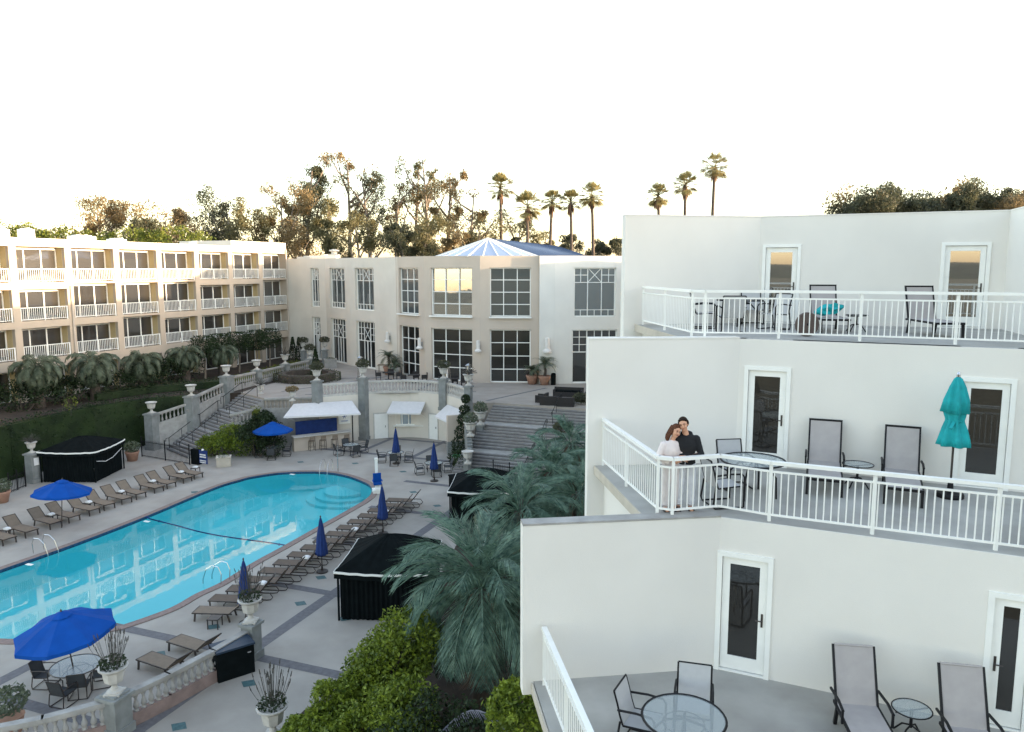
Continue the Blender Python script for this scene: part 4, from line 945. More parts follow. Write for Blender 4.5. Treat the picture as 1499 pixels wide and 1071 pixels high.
for px, wd, lb in ((554, 1.0, 'white double service door between the dark pilaster and the kiosk window'), (634, .75, 'narrow white service door right of the kiosk window')):
    p_, r_ = wpt(px, 0, .01); dd_ = thing('service_door', lb, 'door', p_, r_); MB().box((0, 0, 1.05), (wd*1.1, .06, 2.1)).build('panel', M['white'], dd_); MB().box((wd*.35, -.05, 1.0), (.04, .05, .16)).build('handle', M['bronze'], dd_)
    MB().box((0, .0, 2.14), (wd*1.1+.16, .1, .09)).box((-wd*.55-.04, 0, 1.05), (.08, .1, 2.1)).box((wd*.55+.04, 0, 1.05), (.08, .1, 2.1)).build('door_frame', M['urn'], dd_)
p_, r_ = wpt(499, 1.5, .03); ps = thing('notice_board', 'white framed notice on the wall beside the bar', 'sign', p_, r_); MB().box((0, 0, .55), (.95, .05, 1.1)).build('board', M['white'], ps)
em = MB()
for k in range(6):
    a = k*math.pi/3; em.beam((0, -.032, .62), (.2*math.cos(a), -.032, .62+.2*math.sin(a)), .02, .03)
em.box((0, -.03, .25), (.6, .01, .03)).box((0, -.03, .18), (.5, .01, .02)); em.build('emblem', M['blue'], ps)
# projecting shower wall by the ivy
bw = MB().box((0, 0, 1.5), (2.2, .3, 3.0)); t = thing('side_wall', 'pinkish side wall with a grey-green base below the small awning', 'wall', (-3.9, 56.9, 0), R(20)); bw.build('wall_face', M['rotst'], t); MB().box((0, -.02, .5), (2.24, .34, 1.0)).build('wall_base', M['mossst'], t)
# bar with stools
bp0, bp1 = P(432, 662, 0), P(515, 652, 0); bd = (bp1-bp0).normalized(); bn = Vector((-bd.y, bd.x, 0)); bL = (bp1-bp0).length
bt = thing('bar_counter', 'long pale bar counter under the long awning', 'bar counter', bp0, math.atan2(bd.y, bd.x))
MB().box((bL/2, .5, .55), (bL, .5, 1.1)).build('front', M['rotst'], bt); MB().box((bL/2, .42, 1.13), (bL+.1, .8, .07)).build('counter_top', M['urn'], bt)
for k in range(4):
    pass
MB().box((bL/2-.2, 1.2, 1.6), (bL-1.2, .12, 1.1)).build('back_panel', M['navy'], bt)
pt_ = MB(); pt_.tube([(bL+.1, .0, 0), (bL+.1, .0, 2.75)], .05, 6); pt_.build('awning_post', M['black'], bt)
def stool():
    t = thing('bar_stool', '', 'stool'); MB().box((0, 0, .75), (.42, .42, .05)).build('seat', M['taupe'], t); MB().box((0, -.2, 1.02), (.42, .03, .22)).box((0, -.2, .87), (.4, .025, .04)).build('backrest', M['taupe'], t)
    for x, y in ((-.19, -.19), (.19, -.19), (-.19, .19), (.19, .19)): MB().beam((x*1.15, y*1.15, 0), (x, y, .75 if y > 0 else 1.1), .03, .03).build('leg', M['bronze'], t)
    MB().box((0, .19, .3), (.42, .02, .02)).box((0, -.2, .3), (.42, .02, .02)).build('foot_rail', M['bronze'], t); return t
ST = Proto(stool)
for k, px in enumerate((457, 473, 490, 507)):
    q = P(px, 659-k*1.2, 0); ST.put(q, math.atan2(bd.y, bd.x), '%s of four taupe bar stools along the bar counter, from the left' % ORD[k].capitalize(), 'bar stools')
# front balustrade at the lower left
fa, fb_, fc, fd = P(-60, 1075, 1.12), P(168, 1012, 1.35), P(345, 925, 1.12), P(367, 908, 1.42)
fb0 = Vector((fb_.x, fb_.y, 0)); fd0 = Vector((fd.x, fd.y, 0)); fa0 = Vector((fa.x, fa.y, 0))
balustrade('long stone balustrade on a pink plinth at the lower left', [fa0, (fa0+fb0)/2+Vector((.12, -.1, 0)), fb0], 1.15, .42, .24, base_m=M['pinkst'], m=M['stone'], z_ext=.05, bs=1.15)
balustrade('stone balustrade on a pink plinth between the two foreground urns', [fb0, (fb0*2+fd0)/3+Vector((.10, -.08, 0)), (fb0+fd0*2)/3+Vector((.10, -.08, 0)), fd0], 1.15, .42, .24, base_m=M['pinkst'], m=M['stone'], z_ext=.05, bs=1.15)
tp_ = pier(fb0, 1.2, 'grey-green fluted pier under the foreground lavender urn', .62); urn(tp_, 'white stone urn with lavender stalks in front of the blue umbrella table', 1.12, 'lavender', 60)
tp_ = pier(fd0, 1.28, 'grey-green pier at the end of the foreground balustrade by the black storage box', .5); urn(tp_, 'white stone urn with tufted grass beside the nearest folded blue umbrella', 1.12, 'lavender', 61)
q = P(400, 1075, 0); urn(q, 'urn with tall dark flower stalks at the bottom edge beside the golden shrub', 1.25, 'lavender', 62)
q = P(18, 1072, 0); t = thing('potted_palm', 'small leafy potted plant at the bottom left corner', 'potted plant', q); MB().lathe([(.25, 0), (.35, .5), (.38, .55), (.3, .52)], 14).build('pot', M['terra'], t); lf = MB(); random.seed(9); clump(lf, (0, 0, 1.05), .55, 500, .16, .8); lf.build('foliage', M['palmg'], t)
# left pier with urn by the tent
q = P(50, 706, 0); tp_ = pier(q, 1.9, 'grey pier with a white notice left of the left tent', .62, group=None); urn(tp_, 'stone urn on the grey pier left of the left tent', .95, 'bare', 63)
tag(MB().box((0, 0, 0), (.03, .34, .5)).build('paper_notice', M['towel'], loc=q+Vector((.33, -.1, 1.45)), rz=AX-math.pi/2), 'white paper notice on the grey pier beside the tent', 'sign')
def pot(p, label, plant, s_=1., box=False, seed=0, group=None, pm=None):
    random.seed(seed); t = thing('planter', label, 'planter', p, .3, group)
    if box: MB().box((0, 0, .35), (.95, .7, .7)).box((0, 0, .68), (1.03, .78, .08)).box((0, -.36, .35), (.8, .02, .5)).build('box', pm or M['slabedge'], t)
    else: MB().lathe([(.3, 0), (.42, .5), (.46, .56), (.46, .64), (.4, .64), (.36, .5)], 16).build('pot', pm or M['terra'], t, smooth=True)
    lf = MB()
    if plant == 'shrub': clump(lf, (0, 0, .95), .55, 420, .15, .7)
    if plant == 'soil': clump(lf, (0, 0, .72), .42, 200, .1, .3)
    lf.build('foliage', M['palmg'], t); t.scale = (s_,)*3; return t
pot(P(3, 735, 0), 'terracotta pot with shrub at the far left edge beside the grey pier', 'shrub', 1.1, seed=1)
pot(P(194, 674, 0), 'terracotta pot with a clipped bush right of the left tent', 'shrub', 1.1, seed=2)
pot(P(328, 682, 0), 'square stone planter beside the dark notice boards', 'soil', 1.0, True, 3)
# gate fence at the foot of the left stairs
def fence(label, a, b, h_=1.15, step=.13):
    a, b = Vector(a), Vector(b); t = thing('iron_fence', label, 'fence', a); d = b-a; n_ = int(d.length/step); f_ = MB()
    for z in (.1, h_-.12): f_.beam(Vector((0, 0, z)), d+Vector((0, 0, z)), .03, .035)
    for i in range(n_): f_.box(d*((i+.5)/n_)+Vector((0, 0, h_/2)), (.018, .018, h_))
    f_.build('bars', M['black'], t)
    for i in (0, .5, 1): MB().box((0, 0, (h_+.15)/2), (.06, .06, h_+.15)).lathe([(.05, h_+.15), (.05, h_+.2), (.01, h_+.25)], 6).build('post', M['black'], t, loc=d*i)
    return t
fence('black iron gate fence across the foot of the curved stairs', P(208, 668, 0), P(278, 680, 0), 1.3)
fence('black iron fence across the foot of the wide right stairs', P(722, 701, 0), P(770, 709, 0), 1.1)
fence('black iron fence left of the left tent', P(14, 722, 0), P(38, 712, 0), 1.1)
# sign boards
q = P(292, 680, 0); t = thing('notice_board', 'dark notice board with white writing beside the square planter', 'sign', q, -.45)
MB().box((-.35, .05, .55), (.75, .3, 1.1)).build('cabinet', M['dkfab'], t); MB().box((.42, 0, .62), (.78, .06, .95)).build('board', M['navy'], t)
wr = MB(); random.seed(4)
for r_, z in ((0, .78), (1, .62), (2, .35), (3, .22)):
    x = .12
    while x < .7:
        w_ = random.uniform(.04, .10); wr.box((x+w_/2, -.035, z), (w_, .01, .10 if r_ < 2 else .07)); x += w_+.025
wr.build('lettering', M['white'], t); MB().lathe([(.08, 1.1), (.1, 1.16), (.02, 1.22)], 8, (.4, 0, 0)).build('ornament', M['white'], t)
# bins by the ivy corner
q = P(668, 722, 0); t = thing('towel_bin', 'black towel bin with a white emblem by the ivy corner', 'bin', q, .5); MB().box((0, 0, .55), (.7, .7, 1.1)).box((0, 0, 1.13), (.78, .78, .08)).build('body', M['dkfab'], t); MB().box((-.15, -.36, .7), (.2, .02, .4)).box((.1, -.36, .55), (.15, .02, .2)).build('emblem', M['white'], t)
# ivy corner planter wall, curved, with urns
cw = [Vector(q) for q in ((-3.4, 57.2, 0), (-3.35, 55, 0), (-3.1, 53, 0), (-2.9, 51.2, 0), (-3.1, 49.6, 0))]
t = thing('curved_planter_wall', 'dark curved planter wall left of the wide stairs', 'wall', cw[0]); wb_ = MB()
cc = cr([tuple(q) for q in cw], 4); hs = [3.4-2.1*i/(len(cc)-1) for i in range(len(cc))]
for i in range(len(cc)-1): wb_.beam(cc[i]-cw[0]+Vector((0, 0, hs[i]/2)), cc[i+1]-cw[0]+Vector((0, 0, hs[i]/2)), .35, hs[i])
wb_.build('wall_face', M['mossst'], t)
ivy = thing('ivy', 'dark ivy climbing the corner between the small awning and the wide stairs', 'plant', (-3.9, 55.2, 0)); random.seed(33); lf = MB()
for z, x, y, r_ in ((.5, 0, -1.2, .8), (1.2, 0, -.6, .6), (2.0, .1, .2, .5), (2.8, .2, .8, .45), (3.5, .3, 1.1, .4), (4.3, .4, 1.3, .35), (.6, .3, -2.6, .8), (.5, .5, -3.8, .7)): clump(lf, (x, y, z), r_, 420, .17, 1., .8)
lf.build('foliage', M['hedge'], ivy)
urn(Vector((-2.95, 52.6, 2.35)), 'urn with a trailing plant on the curved planter wall beside the wide stairs', 1.3, 'green', 70)
urn(Vector((-2.3, 54.6, 2.75)), 'urn with a round green plant at the upper left of the wide stairs', 1.3, 'green', 71)
pier((-2.3, 54.6, 0), 2.65, 'pale pier carrying the urn at the upper left of the wide stairs', .5)
urn(Vector((-2.95, 49.3, 1.2)), 'low urn at the bottom end of the curved planter wall', 1.1, None, 72)
for px, py, lb in ((850, 606, 'urn planter at the right edge of the wide stairs, beside the white wall'), (822, 650, 'urn with a dark plant lower down the right of the wide stairs')):
    q = P(px, py, 3.0 if px > 840 else 1.6); urn(q, lb, 1.3, 'dark', 73); q2 = Vector((q.x, q.y, 0)); pier(q2, q.z-.1, 'stone pier under the '+lb.split(' at ')[0].split(' lower')[0]+(' next to the white wall' if px > 840 else ' lower down the stairs'), .5)
# ================================================================ PLAZA FURNITURE
def potpalm(p, label, h_, s_, seed, pm):
    random.seed(seed); t = thing('potted_palm', label, 'potted palm', p, 0, None)
    MB().lathe([(.35, 0), (.5, .6), (.56, .7), (.56, .82), (.48, .82), (.42, .6)], 16).build('pot', pm, t, smooth=True)
    MB().tube([(0, 0, .6), (.08, 0, .6+h_/2), (0, 0, .6+h_)], [.16, .12, .12], 7).build('trunk', M['darkbark'], t)
    lf = MB()
    for k in range(22):
        a = k*2.4; el = R(random.uniform(-10, 75)); hh = Vector((math.cos(a), math.sin(a), 0)); p_ = Vector((0, 0, .6+h_)); ang = el; pts = []
        for j in range(6): pts.append(p_.copy()); p_ += (hh*math.cos(ang)+Vector((0, 0, math.sin(ang))))*s_/5; ang -= .3
        sd = Vector((-hh.y, hh.x, 0))
        for j in range(1, 6):
            for u in (0, .33, .66):
                q = pts[j-1].lerp(pts[j], u)
                for sg in (-1, 1):
                    e = q+(sd*sg*.8+(pts[j]-pts[j-1]).normalized()*.6+Vector((0, 0, -.1))).normalized()*s_*.36; tg = (pts[j]-pts[j-1]).normalized()*.03
                    lf.add([q-tg, q+tg, e], [(0, 1, 2)])
    lf.build('crown', M['palmg'], t)
potpalm(P(569, 548, PZ), 'tall potted palm in a terracotta pot left of the narrow curved window', 1.2, 1.2, 1, M['terra'])
potpalm(P(578, 550, PZ), 'smaller potted palm right behind the tall one at the curved window', .6, 1.0, 2, M['urn'])
potpalm(P(779, 562, PZ), 'small potted palm in a pink pot beside the right curved window', .7, .9, 3, M['terra'])
potpalm(P(797, 563, PZ), 'taller potted palm in a terracotta pot before the bluish white wall', 1.3, 1.3, 4, M['terra'])
q = P(484, 538, PZ); pot(q, 'square box planter beside the far double door', 'soil', 1.3, True, 4, pm=M['stone'])
for px, py, lb in ((476, 527, 'urn on a tall pedestal by the second hall window'), (445, 528, 'urn on a pedestal near the guest wing corner')):
    q = P(px, py+6, PZ); tp_ = pier(q, 1.5, 'slim pedestal under the '+lb, .45); urn(tp_, lb, 1.1, 'dark', 80)
q = P(450, 556, PZ); t = thing('round_hedge_bed', 'ring of clipped brown-green hedges around a planting on the plaza', 'hedge', q); lf = MB(); random.seed(12); cb_ = MB()
for k in range(2600):
    a = random.uniform(0, 6.28); r_ = 2.3+random.uniform(-.35, .35); z = random.uniform(0, .75); r_ = r_ if z > .65 else 2.3+random.choice((-.35, .35)); leaf(lf, Vector((r_*math.cos(a)*1.15, r_*math.sin(a), z)), .16)
lf.build('foliage', M['eucd'], t); cb_.lathe([(1.98, 0), (1.98, .7), (2.58, .7), (2.58, 0)], 24); cb_.build('hedge_core', M['darkbark'], t);  # solid ring added within the leaves as an opaque core
for px, py, lb in ((427, 541, 'dark conifer pair at the corner of the guest wing, left one'), (436, 541, 'dark conifer pair at the corner of the guest wing, right one'), (463, 552, 'small dark conifer inside the ring of clipped hedges')):
    random.seed(px); q = P(px, py, PZ) if px < 460 else P(px, 556, PZ); 
    if px < 460: q = G(px, 82, PZ)
    t = thing('conifer', lb, 'tree', q); lf = MB()
    for k in range(700):
        z = random.random()**.8*2.6; a = random.uniform(0, 6.28); r_ = .55*(1-z/3.0); leaf(lf, Vector((r_*math.cos(a), r_*math.sin(a), z+.3)), .2)
    MB().tube([(0, 0, 0), (0, 0, 2.4)], [.07, .03], 5).build('trunk', M['darkbark'], t); lf.build('foliage', M['hedge'], t)
def plain_chair():
    t = thing('plaza_chair', '', 'chair'); MB().box((0, 0, .42), (.55, .52, .08)).build('seat', M['wicker'], t); MB().box((0, .24, .68), (.55, .07, .48)).build('backrest', M['wicker'], t)
    MB().box((-.26, 0, .55), (.05, .5, .26)).build('armrest', M['wicker'], t); MB().box((.26, 0, .55), (.05, .5, .26)).build('armrest', M['wicker'], t)
    for x in (-.23, .23):
        for y in (-.2, .2): MB().box((0, 0, .2), (.05, .05, .4)).build('leg', M['wicker'], t, loc=(x, y, 0))
    return t
PC = Proto(plain_chair)
def ptable():
    t = thing('plaza_table', '', 'table'); MB().box((0, 0, .72), (1.1, .75, .05)).build('table_top', M['wicker'], t); MB().box((0, 0, .36), (.12, .12, .7)).box((0, 0, .03), (.6, .6, .05)).build('pedestal', M['wicker'], t); return t
PTb = Proto(ptable)
for k, (px, py) in enumerate(((569, 556), (606, 560), (663, 566))):
    q = P(px, py, PZ); PTb.put(q, .2, 'dark plaza table behind the balustrade, %s from the left' % ORD[k], 'plaza tables')
    for j, (dx, dy, rz) in enumerate(((-.95, 0, math.pi/2), (.95, .1, -math.pi/2), (.1, .75, 0))): PC.put(q+Vector((dx, dy, 0)), rz+.2, 'dark wicker chair at the %s plaza table from the left, %s side' % (ORD[k], ('left', 'right', 'far')[j]), 'plaza chairs')
q = P(552, 553, PZ); t = thing('wooden_table', 'light wooden table near the left curved window', 'table', q+Vector((0, 4, 0))); MB().box((0, 0, .74), (1.2, .8, .05)).build('table_top', M['taupe'], t)
for x in (-.5, .5):
    for y in (-.3, .3): MB().box((0, 0, .36), (.05, .05, .72)).build('leg', M['taupe'], t, loc=(x, y, 0))
def heater(p, label):
    t = thing('patio_heater', label, 'patio heater', p, .4, 'pyramid patio heaters'); f_ = MB()
    for x in (-1, 1):
        for y in (-1, 1): f_.beam((x*.24, y*.24, .3), (x*.13, y*.13, 2.1), .03, .03)
    f_.lathe([(.3, 2.1), (.3, 2.15), (.02, 2.3)], 4); f_.build('frame', M['chrome'], t); MB().box((0, 0, .25), (.5, .5, .5)).build('base', M['chrome'], t); MB().tube([(0, 0, .5), (0, 0, 2.1)], .06, 8).build('glass_tube', M['lampw'], t)
heater(P(528, 557, PZ), 'steel pyramid patio heater left of the tall pilaster'); heater(P(686, 571, PZ), 'steel pyramid patio heater behind the right end of the curved balustrade'); heater(P(655, 567, PZ), 'steel patio heater behind the pier urn above the service door')
q = P(810, 563, PZ); tag(MB().lathe([(.22, 0), (.22, .95), (.16, 1.05), (.05, 1.06)], 14).build('ash_bin', M['dkfab'], loc=q), 'slim black bin right of the tall potted palm', 'bin')
def sofa(p, rz, ln, label):
    t = thing('wicker_sofa', label, 'sofa', p, rz, 'dark lounge sofas on the plaza'); MB().box((0, 0, .2), (ln, .8, .4)).box((0, .36, .5), (ln, .16, .4)).box((-ln/2+.08, 0, .42), (.16, .8, .3)).box((ln/2-.08, 0, .42), (.16, .8, .3)).build('frame', M['wicker'], t)
    n_ = max(1, round(ln/.7))
    for i in range(n_): MB().box((0, 0, 0), ((ln-.34)/n_-.03, .58, .12)).build('cushion', M['dkfab'], t, loc=(-ln/2+.17+(ln-.34)*(i+.5)/n_, -.07, .45))
sofa(P(793, 588, PZ), -1.9, .95, 'single dark wicker armchair at the left of the lounge group')
sofa(P(806, 592, PZ), 3.0, 1.6, 'two seat dark wicker sofa with its back to the stairs')
sofa(P(832, 580, PZ), -.25, 2.4, 'long dark wicker sofa at the back of the lounge group')
sofa(P(850, 588, PZ), -1.7, 1.6, 'dark wicker sofa closing the lounge group towards the white wall')
sofa(P(828, 594, PZ), 3.0, 1.3, 'dark wicker sofa at the head of the wide stairs')
# ================================================================ POOLSIDE
def lounger(fab, frame, loop, arm, ang=48, bl=.75, bar=True):
    def fn():
        t = thing('sun_lounger', '', 'sun lounger'); W_ = .32; h_ = .34; yb = .55    # foot at -y, head at +y
        a = R(ang); by, bz = yb+bl*math.cos(a), h_+bl*math.sin(a)
        s_ = MB(); s_.box((0, (yb-.95)/2-.0, h_+.012), (W_*2-.03, yb+.95, .022)); s_.build('seat', fab, t)
        b = MB(); b.beam((0, yb, h_+.015), (0, by, bz), W_*2-.03, .022); b.build('backrest', fab, t)
        f_ = MB()
        for x in (-W_, W_):
            f_.beam((x, -.98, h_), (x, yb+.1, h_), .04, .045); f_.beam((x, yb-.02, h_), (x, by+.01, bz+.01), .035, .04)
        f_.beam((-W_-.02, -.98, h_), (W_+.02, -.98, h_), .04, .05); 
        if bar: f_.beam((-W_-.018, by, bz), (W_+.018, by, bz), .04, .04)
        else: b2 = MB().tube([(-W_+.02, by, bz+.01), (W_-.02, by, bz+.01)], .022, 6).build('sling_hem', fab, t)
        f_.build('frame', frame, t)
        if loop:
            for x in (-W_-.03, W_+.03):
                MB().tube([(x, yb+.45, .05), (x, yb+.3, .03), (x, -.1, .03), (x, -.28, .10), (x, -.30, .22), (x, -.18, h_)], .022, 5).tube([(x, yb+.45, .05), (x, yb+.55, .16), (x, yb+.42, .34), (x, yb+.1, h_)], .022, 5).build('side_frame', frame, t)
            for x in (-W_, W_): MB().beam((x, -.9, 0), (x, -.92, h_), .045, .045).build('leg', frame, t)
        else:
            for x in (-W_, W_):
                for y in (-.86, .45): MB().beam((x, y-.04 if y < 0 else y+.1, 0), (x, y, h_), .05, .06).build('leg', frame, t)
        if arm:
            for x in (-W_-.05, W_+.05): MB().beam((x, .0, h_), (x, .0, h_+.22), .035, .035).tube([(x, -.02, h_+.22), (x, .25, h_+.25), (x, yb+.14, h_+.2)], .025, 5).build('armrest', frame, t)
        return t
    return fn
LL = Proto(lounger(M['taupe'], M['bronze'], False, False, 42)); LR = Proto(lounger(M['shadesl'], M['bronze'], True, False, 54))
def sidetable():
    t = thing('side_table', '', 'side table'); MB().box((0, 0, .40), (.46, .46, .035)).build('table_top', M['bronze'], t)
    for x in (-.2, .2):
        for y in (-.2, .2): MB().box((0, 0, .2), (.035, .035, .39)).build('leg', M['bronze'], t, loc=(x, y, 0))
    return t
SD = Proto(sidetable)
def towel(p, rz, label):
    b = MB()
    prof = [(-.16, 0), (-.17, .04), (-.12, .09), (0, .105), (.12, .09), (.17, .04), (.16, 0)]
    for x0, x1 in ((-.11, -.005), (.005, .11)):
        n_ = len(prof); b.add([(x0, y, z) for y, z in prof]+[(x1, y, z) for y, z in prof], [(i, i+1, n_+i+1, n_+i) for i in range(n_-1)]+[tuple(range(n_)), tuple(range(2*n_-1, n_-1, -1))])
    tag(b.build('folded_towel', M['towel'], loc=p, rz=rz), label, 'towel', 'folded white towels')
# left row : heads away from the pool, lying along the deck edge
tt = -38.2; heads = [(42, 745), (72, 737), (108, 729), (129, 721), (158, 713), (178, 706), (206, 698), (225, 693), (251, 685), (268, 682)]
ss = [24.8, 26.1, 27.3, 28.7, 29.8, 31.1, 32.2, 33.4, 34.5, 35.9, 36.9, 38.3, 39.3]
ss = sorted(ss)
rzL = math.atan2(-E2.y, -E2.x)-math.pi/2       # local +y (head) points to -E2
for k, s in enumerate(ss):
    LL.put(F(s, tt), rzL+random.uniform(-.05, .05)-.12, '%s taupe lounger from the near end of the row left of the pool' % ORD[k].capitalize(), 'taupe loungers left of the pool')
for k, s in enumerate([(a+b)/2 for a, b in zip(ss[1::2], ss[2::2])]):
    q = F(s, tt-.25); SD.put(q, rzL, '%s small table from the near end between the loungers left of the pool' % ORD[k].capitalize(), 'small tables between poolside loungers')
    towel(q+Vector((0, 0, .42)), rzL, 'folded white towel on the %s small table from the near end, left of the pool' % ORD[k])
q = F(40.1, tt-.25); SD.put(q, rzL, 'small table at the far end of the loungers left of the pool', 'small tables between poolside loungers'); towel(q+Vector((0, 0, .42)), rzL, 'folded white towel on the small table at the far end of the left row')
# right row : feet towards the pool
rzR = math.atan2(E2.y, E2.x)-math.pi/2
sR = [26.15, 27.25, 28.6, 29.7, 31.05, 32.15, 33.5, 34.6, 35.95, 37.05, 38.4, 39.5]
sR = [24.2+i*1.04 for i in range(15)]
for k, s in enumerate(sR):
    LR.put(F(s, -21.5), rzR+random.uniform(-.04, .04)+.25, '%s taupe lounger from the near end of the row right of the pool' % ORD[k].capitalize(), 'taupe loungers right of the pool')
for k in (1, 4, 8, 11):
    towel(F(sR[k]+.1, -20.95, .62), rzR, 'folded white towel on the %s lounger from the near end, right of the pool' % ORD[k])
for px, py, rz, lb in ((322, 905, rzR+.3, 'separate taupe lounger with a small table, at the near end of the right row'), (240, 982, rzR-.1, 'taupe lounger behind the foreground balustrade, nearer the pool edge umbrella'), (283, 955, rzR-.1, 'taupe lounger behind the foreground balustrade, farther from the camera')):
    LL.put(P(px, py, 0), rz, lb, 'taupe loungers near the balustrade')
SD.put(P(315, 918, 0), rzR+.3, 'small dark table beside the separate lounger near the balustrade', None)
def open_umbrella(p, dia, h_, fab, label, tilt=(0, 0), seg=8, rz=0):
    t = thing('open_umbrella', label, 'umbrella', p, rz); MB().tube([(0, 0, 0), (0, 0, h_+.05)], .024, 8).build('pole', M['bronze'], t)
    cn = MB(); r_ = dia/2; rise = dia*.2; vs = []; nr = 5
    for j in range(nr+1):
        f_ = j/nr
        for k in range(seg*2):
            a = math.pi*k/seg; sc2 = 1 if k % 2 == 0 else (math.cos(math.pi/seg)*(1-.02*f_)); z = -rise*(f_**1.25)-(.0 if k % 2 == 0 else .05*f_)
            vs.append((r_*f_*sc2*math.cos(a)+0, r_*f_*sc2*math.sin(a), h_+z))
    n2 = seg*2; fs = [(j*n2+k, (j+1)*n2+k, (j+1)*n2+(k+1) % n2, j*n2+(k+1) % n2) for j in range(nr) for k in range(n2)]
    va = len(vs)
    for k in range(n2): x, y, z = vs[nr*n2+k]; vs.append((x*1.005, y*1.005, z-.12))
    fs += [(nr*n2+k, va+k, va+(k+1) % n2, nr*n2+(k+1) % n2) for k in range(n2)]
    cn.add(vs, fs); c_ = cn.build('canopy', fab, t)
    tp = MB().lathe([(.34, -.085), (.2, -.02), (.02, .045)], 8, (0, 0, h_+.02)); tp.build('vent_cap', fab, t); MB().lathe([(.03, 0), (.035, .04), (.01, .09)], 8, (0, 0, h_+.06)).build('finial', M['bronze'], t)
    for k in range(seg): 
        a = 2*math.pi*k/seg; MB().tube([(0, 0, h_-.06), (r_*.5*math.cos(a), r_*.5*math.sin(a), h_-rise*.45-.04), (r_*.97*math.cos(a), r_*.97*math.sin(a), h_-rise*.96-.03)], .01, 3).build('rib', M['bronze'], t)
    t.rotation_euler.x = tilt[0]; t.rotation_euler.y = tilt[1]; return t
def closed_umbrella(h_, top, fab, rad=.23, base=True, tie=.55):
    def fn():
        t = thing('folded_umbrella', '', 'umbrella'); MB().tube([(0, 0, 0), (0, 0, h_+.05)], .024, 8).build('pole', M['bronze'], t)
        z0 = h_-top; pr = []
        for j in range(15):
            f_ = j/14; z = z0+top*f_; r_ = rad*(1-f_)**.75*(1.0 if f_ > .12 else 1.0)+.03; pr.append((r_, z))
        MB().lathe(pr, 32, fn=lambda a, z: 1+.16*math.sin(a*8)+.06*math.sin(a*3+z*6)).build('canopy', fab, t, smooth=True)
        MB().lathe([(.03, 0), (.035, .04), (.01, .09)], 8, (0, 0, h_+.04)).build('finial', M['bronze'], t)
        if base: MB().lathe([(.27, 0), (.27, .06), (.06, .1), (.04, .3)], 16).build('base', M['bronze'], t)
        return t
    return fn
open_umbrella(P(85, 704, 2.62)-Vector((0, 0, 2.62)), 3.0, 2.62, M['blue'], 'open blue umbrella over the loungers left of the pool', (R(-3), R(3)))
open_umbrella(P(399, 618, 2.65)-Vector((0, 0, 2.65)), 2.9, 2.65, M['blue'], 'open blue umbrella over the table by the bar', rz=.3)
CU = Proto(closed_umbrella(2.6, 1.75, M['navy']))
for px, py, lb in ((356, 817, 'nearest folded navy umbrella in the right lounger row, behind the grass urn'), (469, 755, 'middle folded navy umbrella in the right lounger row'), (559, 709, 'farthest folded navy umbrella in the right lounger row, below the pool lift')):
    CU.put(P(px, py, 2.7)-Vector((0, 0, 2.7)), 0, lb, 'folded navy umbrellas')
def dchair(fab, frame, low=False):
    def fn():
        t = thing('garden_chair', '', 'chair'); s_ = MB(); s_.add([(-.25, -.25, .43), (.25, -.25, .43), (.25, .22, .40), (-.25, .22, .40), (-.25, -.25, .41), (.25, -.25, .41), (.25, .22, .38), (-.25, .22, .38)], [(0, 1, 2, 3), (7, 6, 5, 4), (0, 4, 5, 1), (1, 5, 6, 2), (2, 6, 7, 3), (3, 7, 4, 0)]); s_.build('seat', fab, t)
        b = MB(); pts = [(.22, .40), (.27, .55), (.31, .72), (.37, .92)]
        for (y0, z0), (y1, z1) in zip(pts, pts[1:]): b.beam((0, y0, z0), (0, y1, z1), .5, .02)
        b.build('backrest', fab, t); f_ = MB()
        for x in (-.27, .27):
            f_.tube([(x, y, z) for y, z in pts], .016, 5); f_.tube([(x, -.25, .42), (x, .22, .39)], .016, 5)
            f_.tube([(x*1.08, .30, .64), (x*1.1, .0, .67), (x*1.1, -.24, .66), (x*1.1, -.29, .60), (x*1.08, -.29, .02), (x*1.08, -.2, .015), (x*1.08, .28, .015), (x*1.04, .31, .1), (x*1.02, .26, .45)], .018, 6)
        f_.tube([(-.27, .37, .925), (.27, .37, .925)], .016, 5).tube([(-.29, .28, .02), (.29, .28, .02)], .014, 5); f_.build('frame', frame, t); return t
    return fn
def rtable(r_, h_, frame, hole=True):
    def fn():
        t = thing('round_table', '', 'table'); MB().lathe([(r_-.01, h_-.012), (r_-.01, h_)], 36).build('glass_top', M['tableg'], t)
        rg = MB(); rg.tube([(r_*math.cos(a*math.pi/18), r_*math.sin(a*math.pi/18), h_-.005) for a in range(37)], .02, 5, False); rg.build('rim', frame, t)
        for k in range(4):
            a = math.pi/4+k*math.pi/2; MB().tube([(0, 0, h_-.03), (r_*.45*math.cos(a), r_*.45*math.sin(a), h_-.09), (r_*.75*math.cos(a), r_*.75*math.sin(a), h_-.3), (r_*.78*math.cos(a), r_*.78*math.sin(a), 0)], .02, 5).build('leg', frame, t)
        MB().tube([(r_*.5*math.cos(a*math.pi/9), r_*.5*math.sin(a*math.pi/9), h_-.1) for a in range(19)], .012, 4, False).build('brace', frame, t)
        return t
    return fn
M['darksl'] = mat('dark_grey_sling', (.05, .055, .06), .8, .08, 6, .2, 200)
DC = Proto(dchair(M['darksl'], M['black'])); RT = Proto(rtable(.62, .73, M['black']))
sets = [(400, 668, 'table under the open umbrella by the bar', 4, .3), (514, 664, 'table without umbrella in front of the bar', 4, .9), (579, 676, 'table with a folded umbrella before the kiosk', 4, .1), (635, 692, 'table with a folded umbrella near the ivy corner', 4, .5)]
SIDE = ['left', 'near', 'right', 'far']
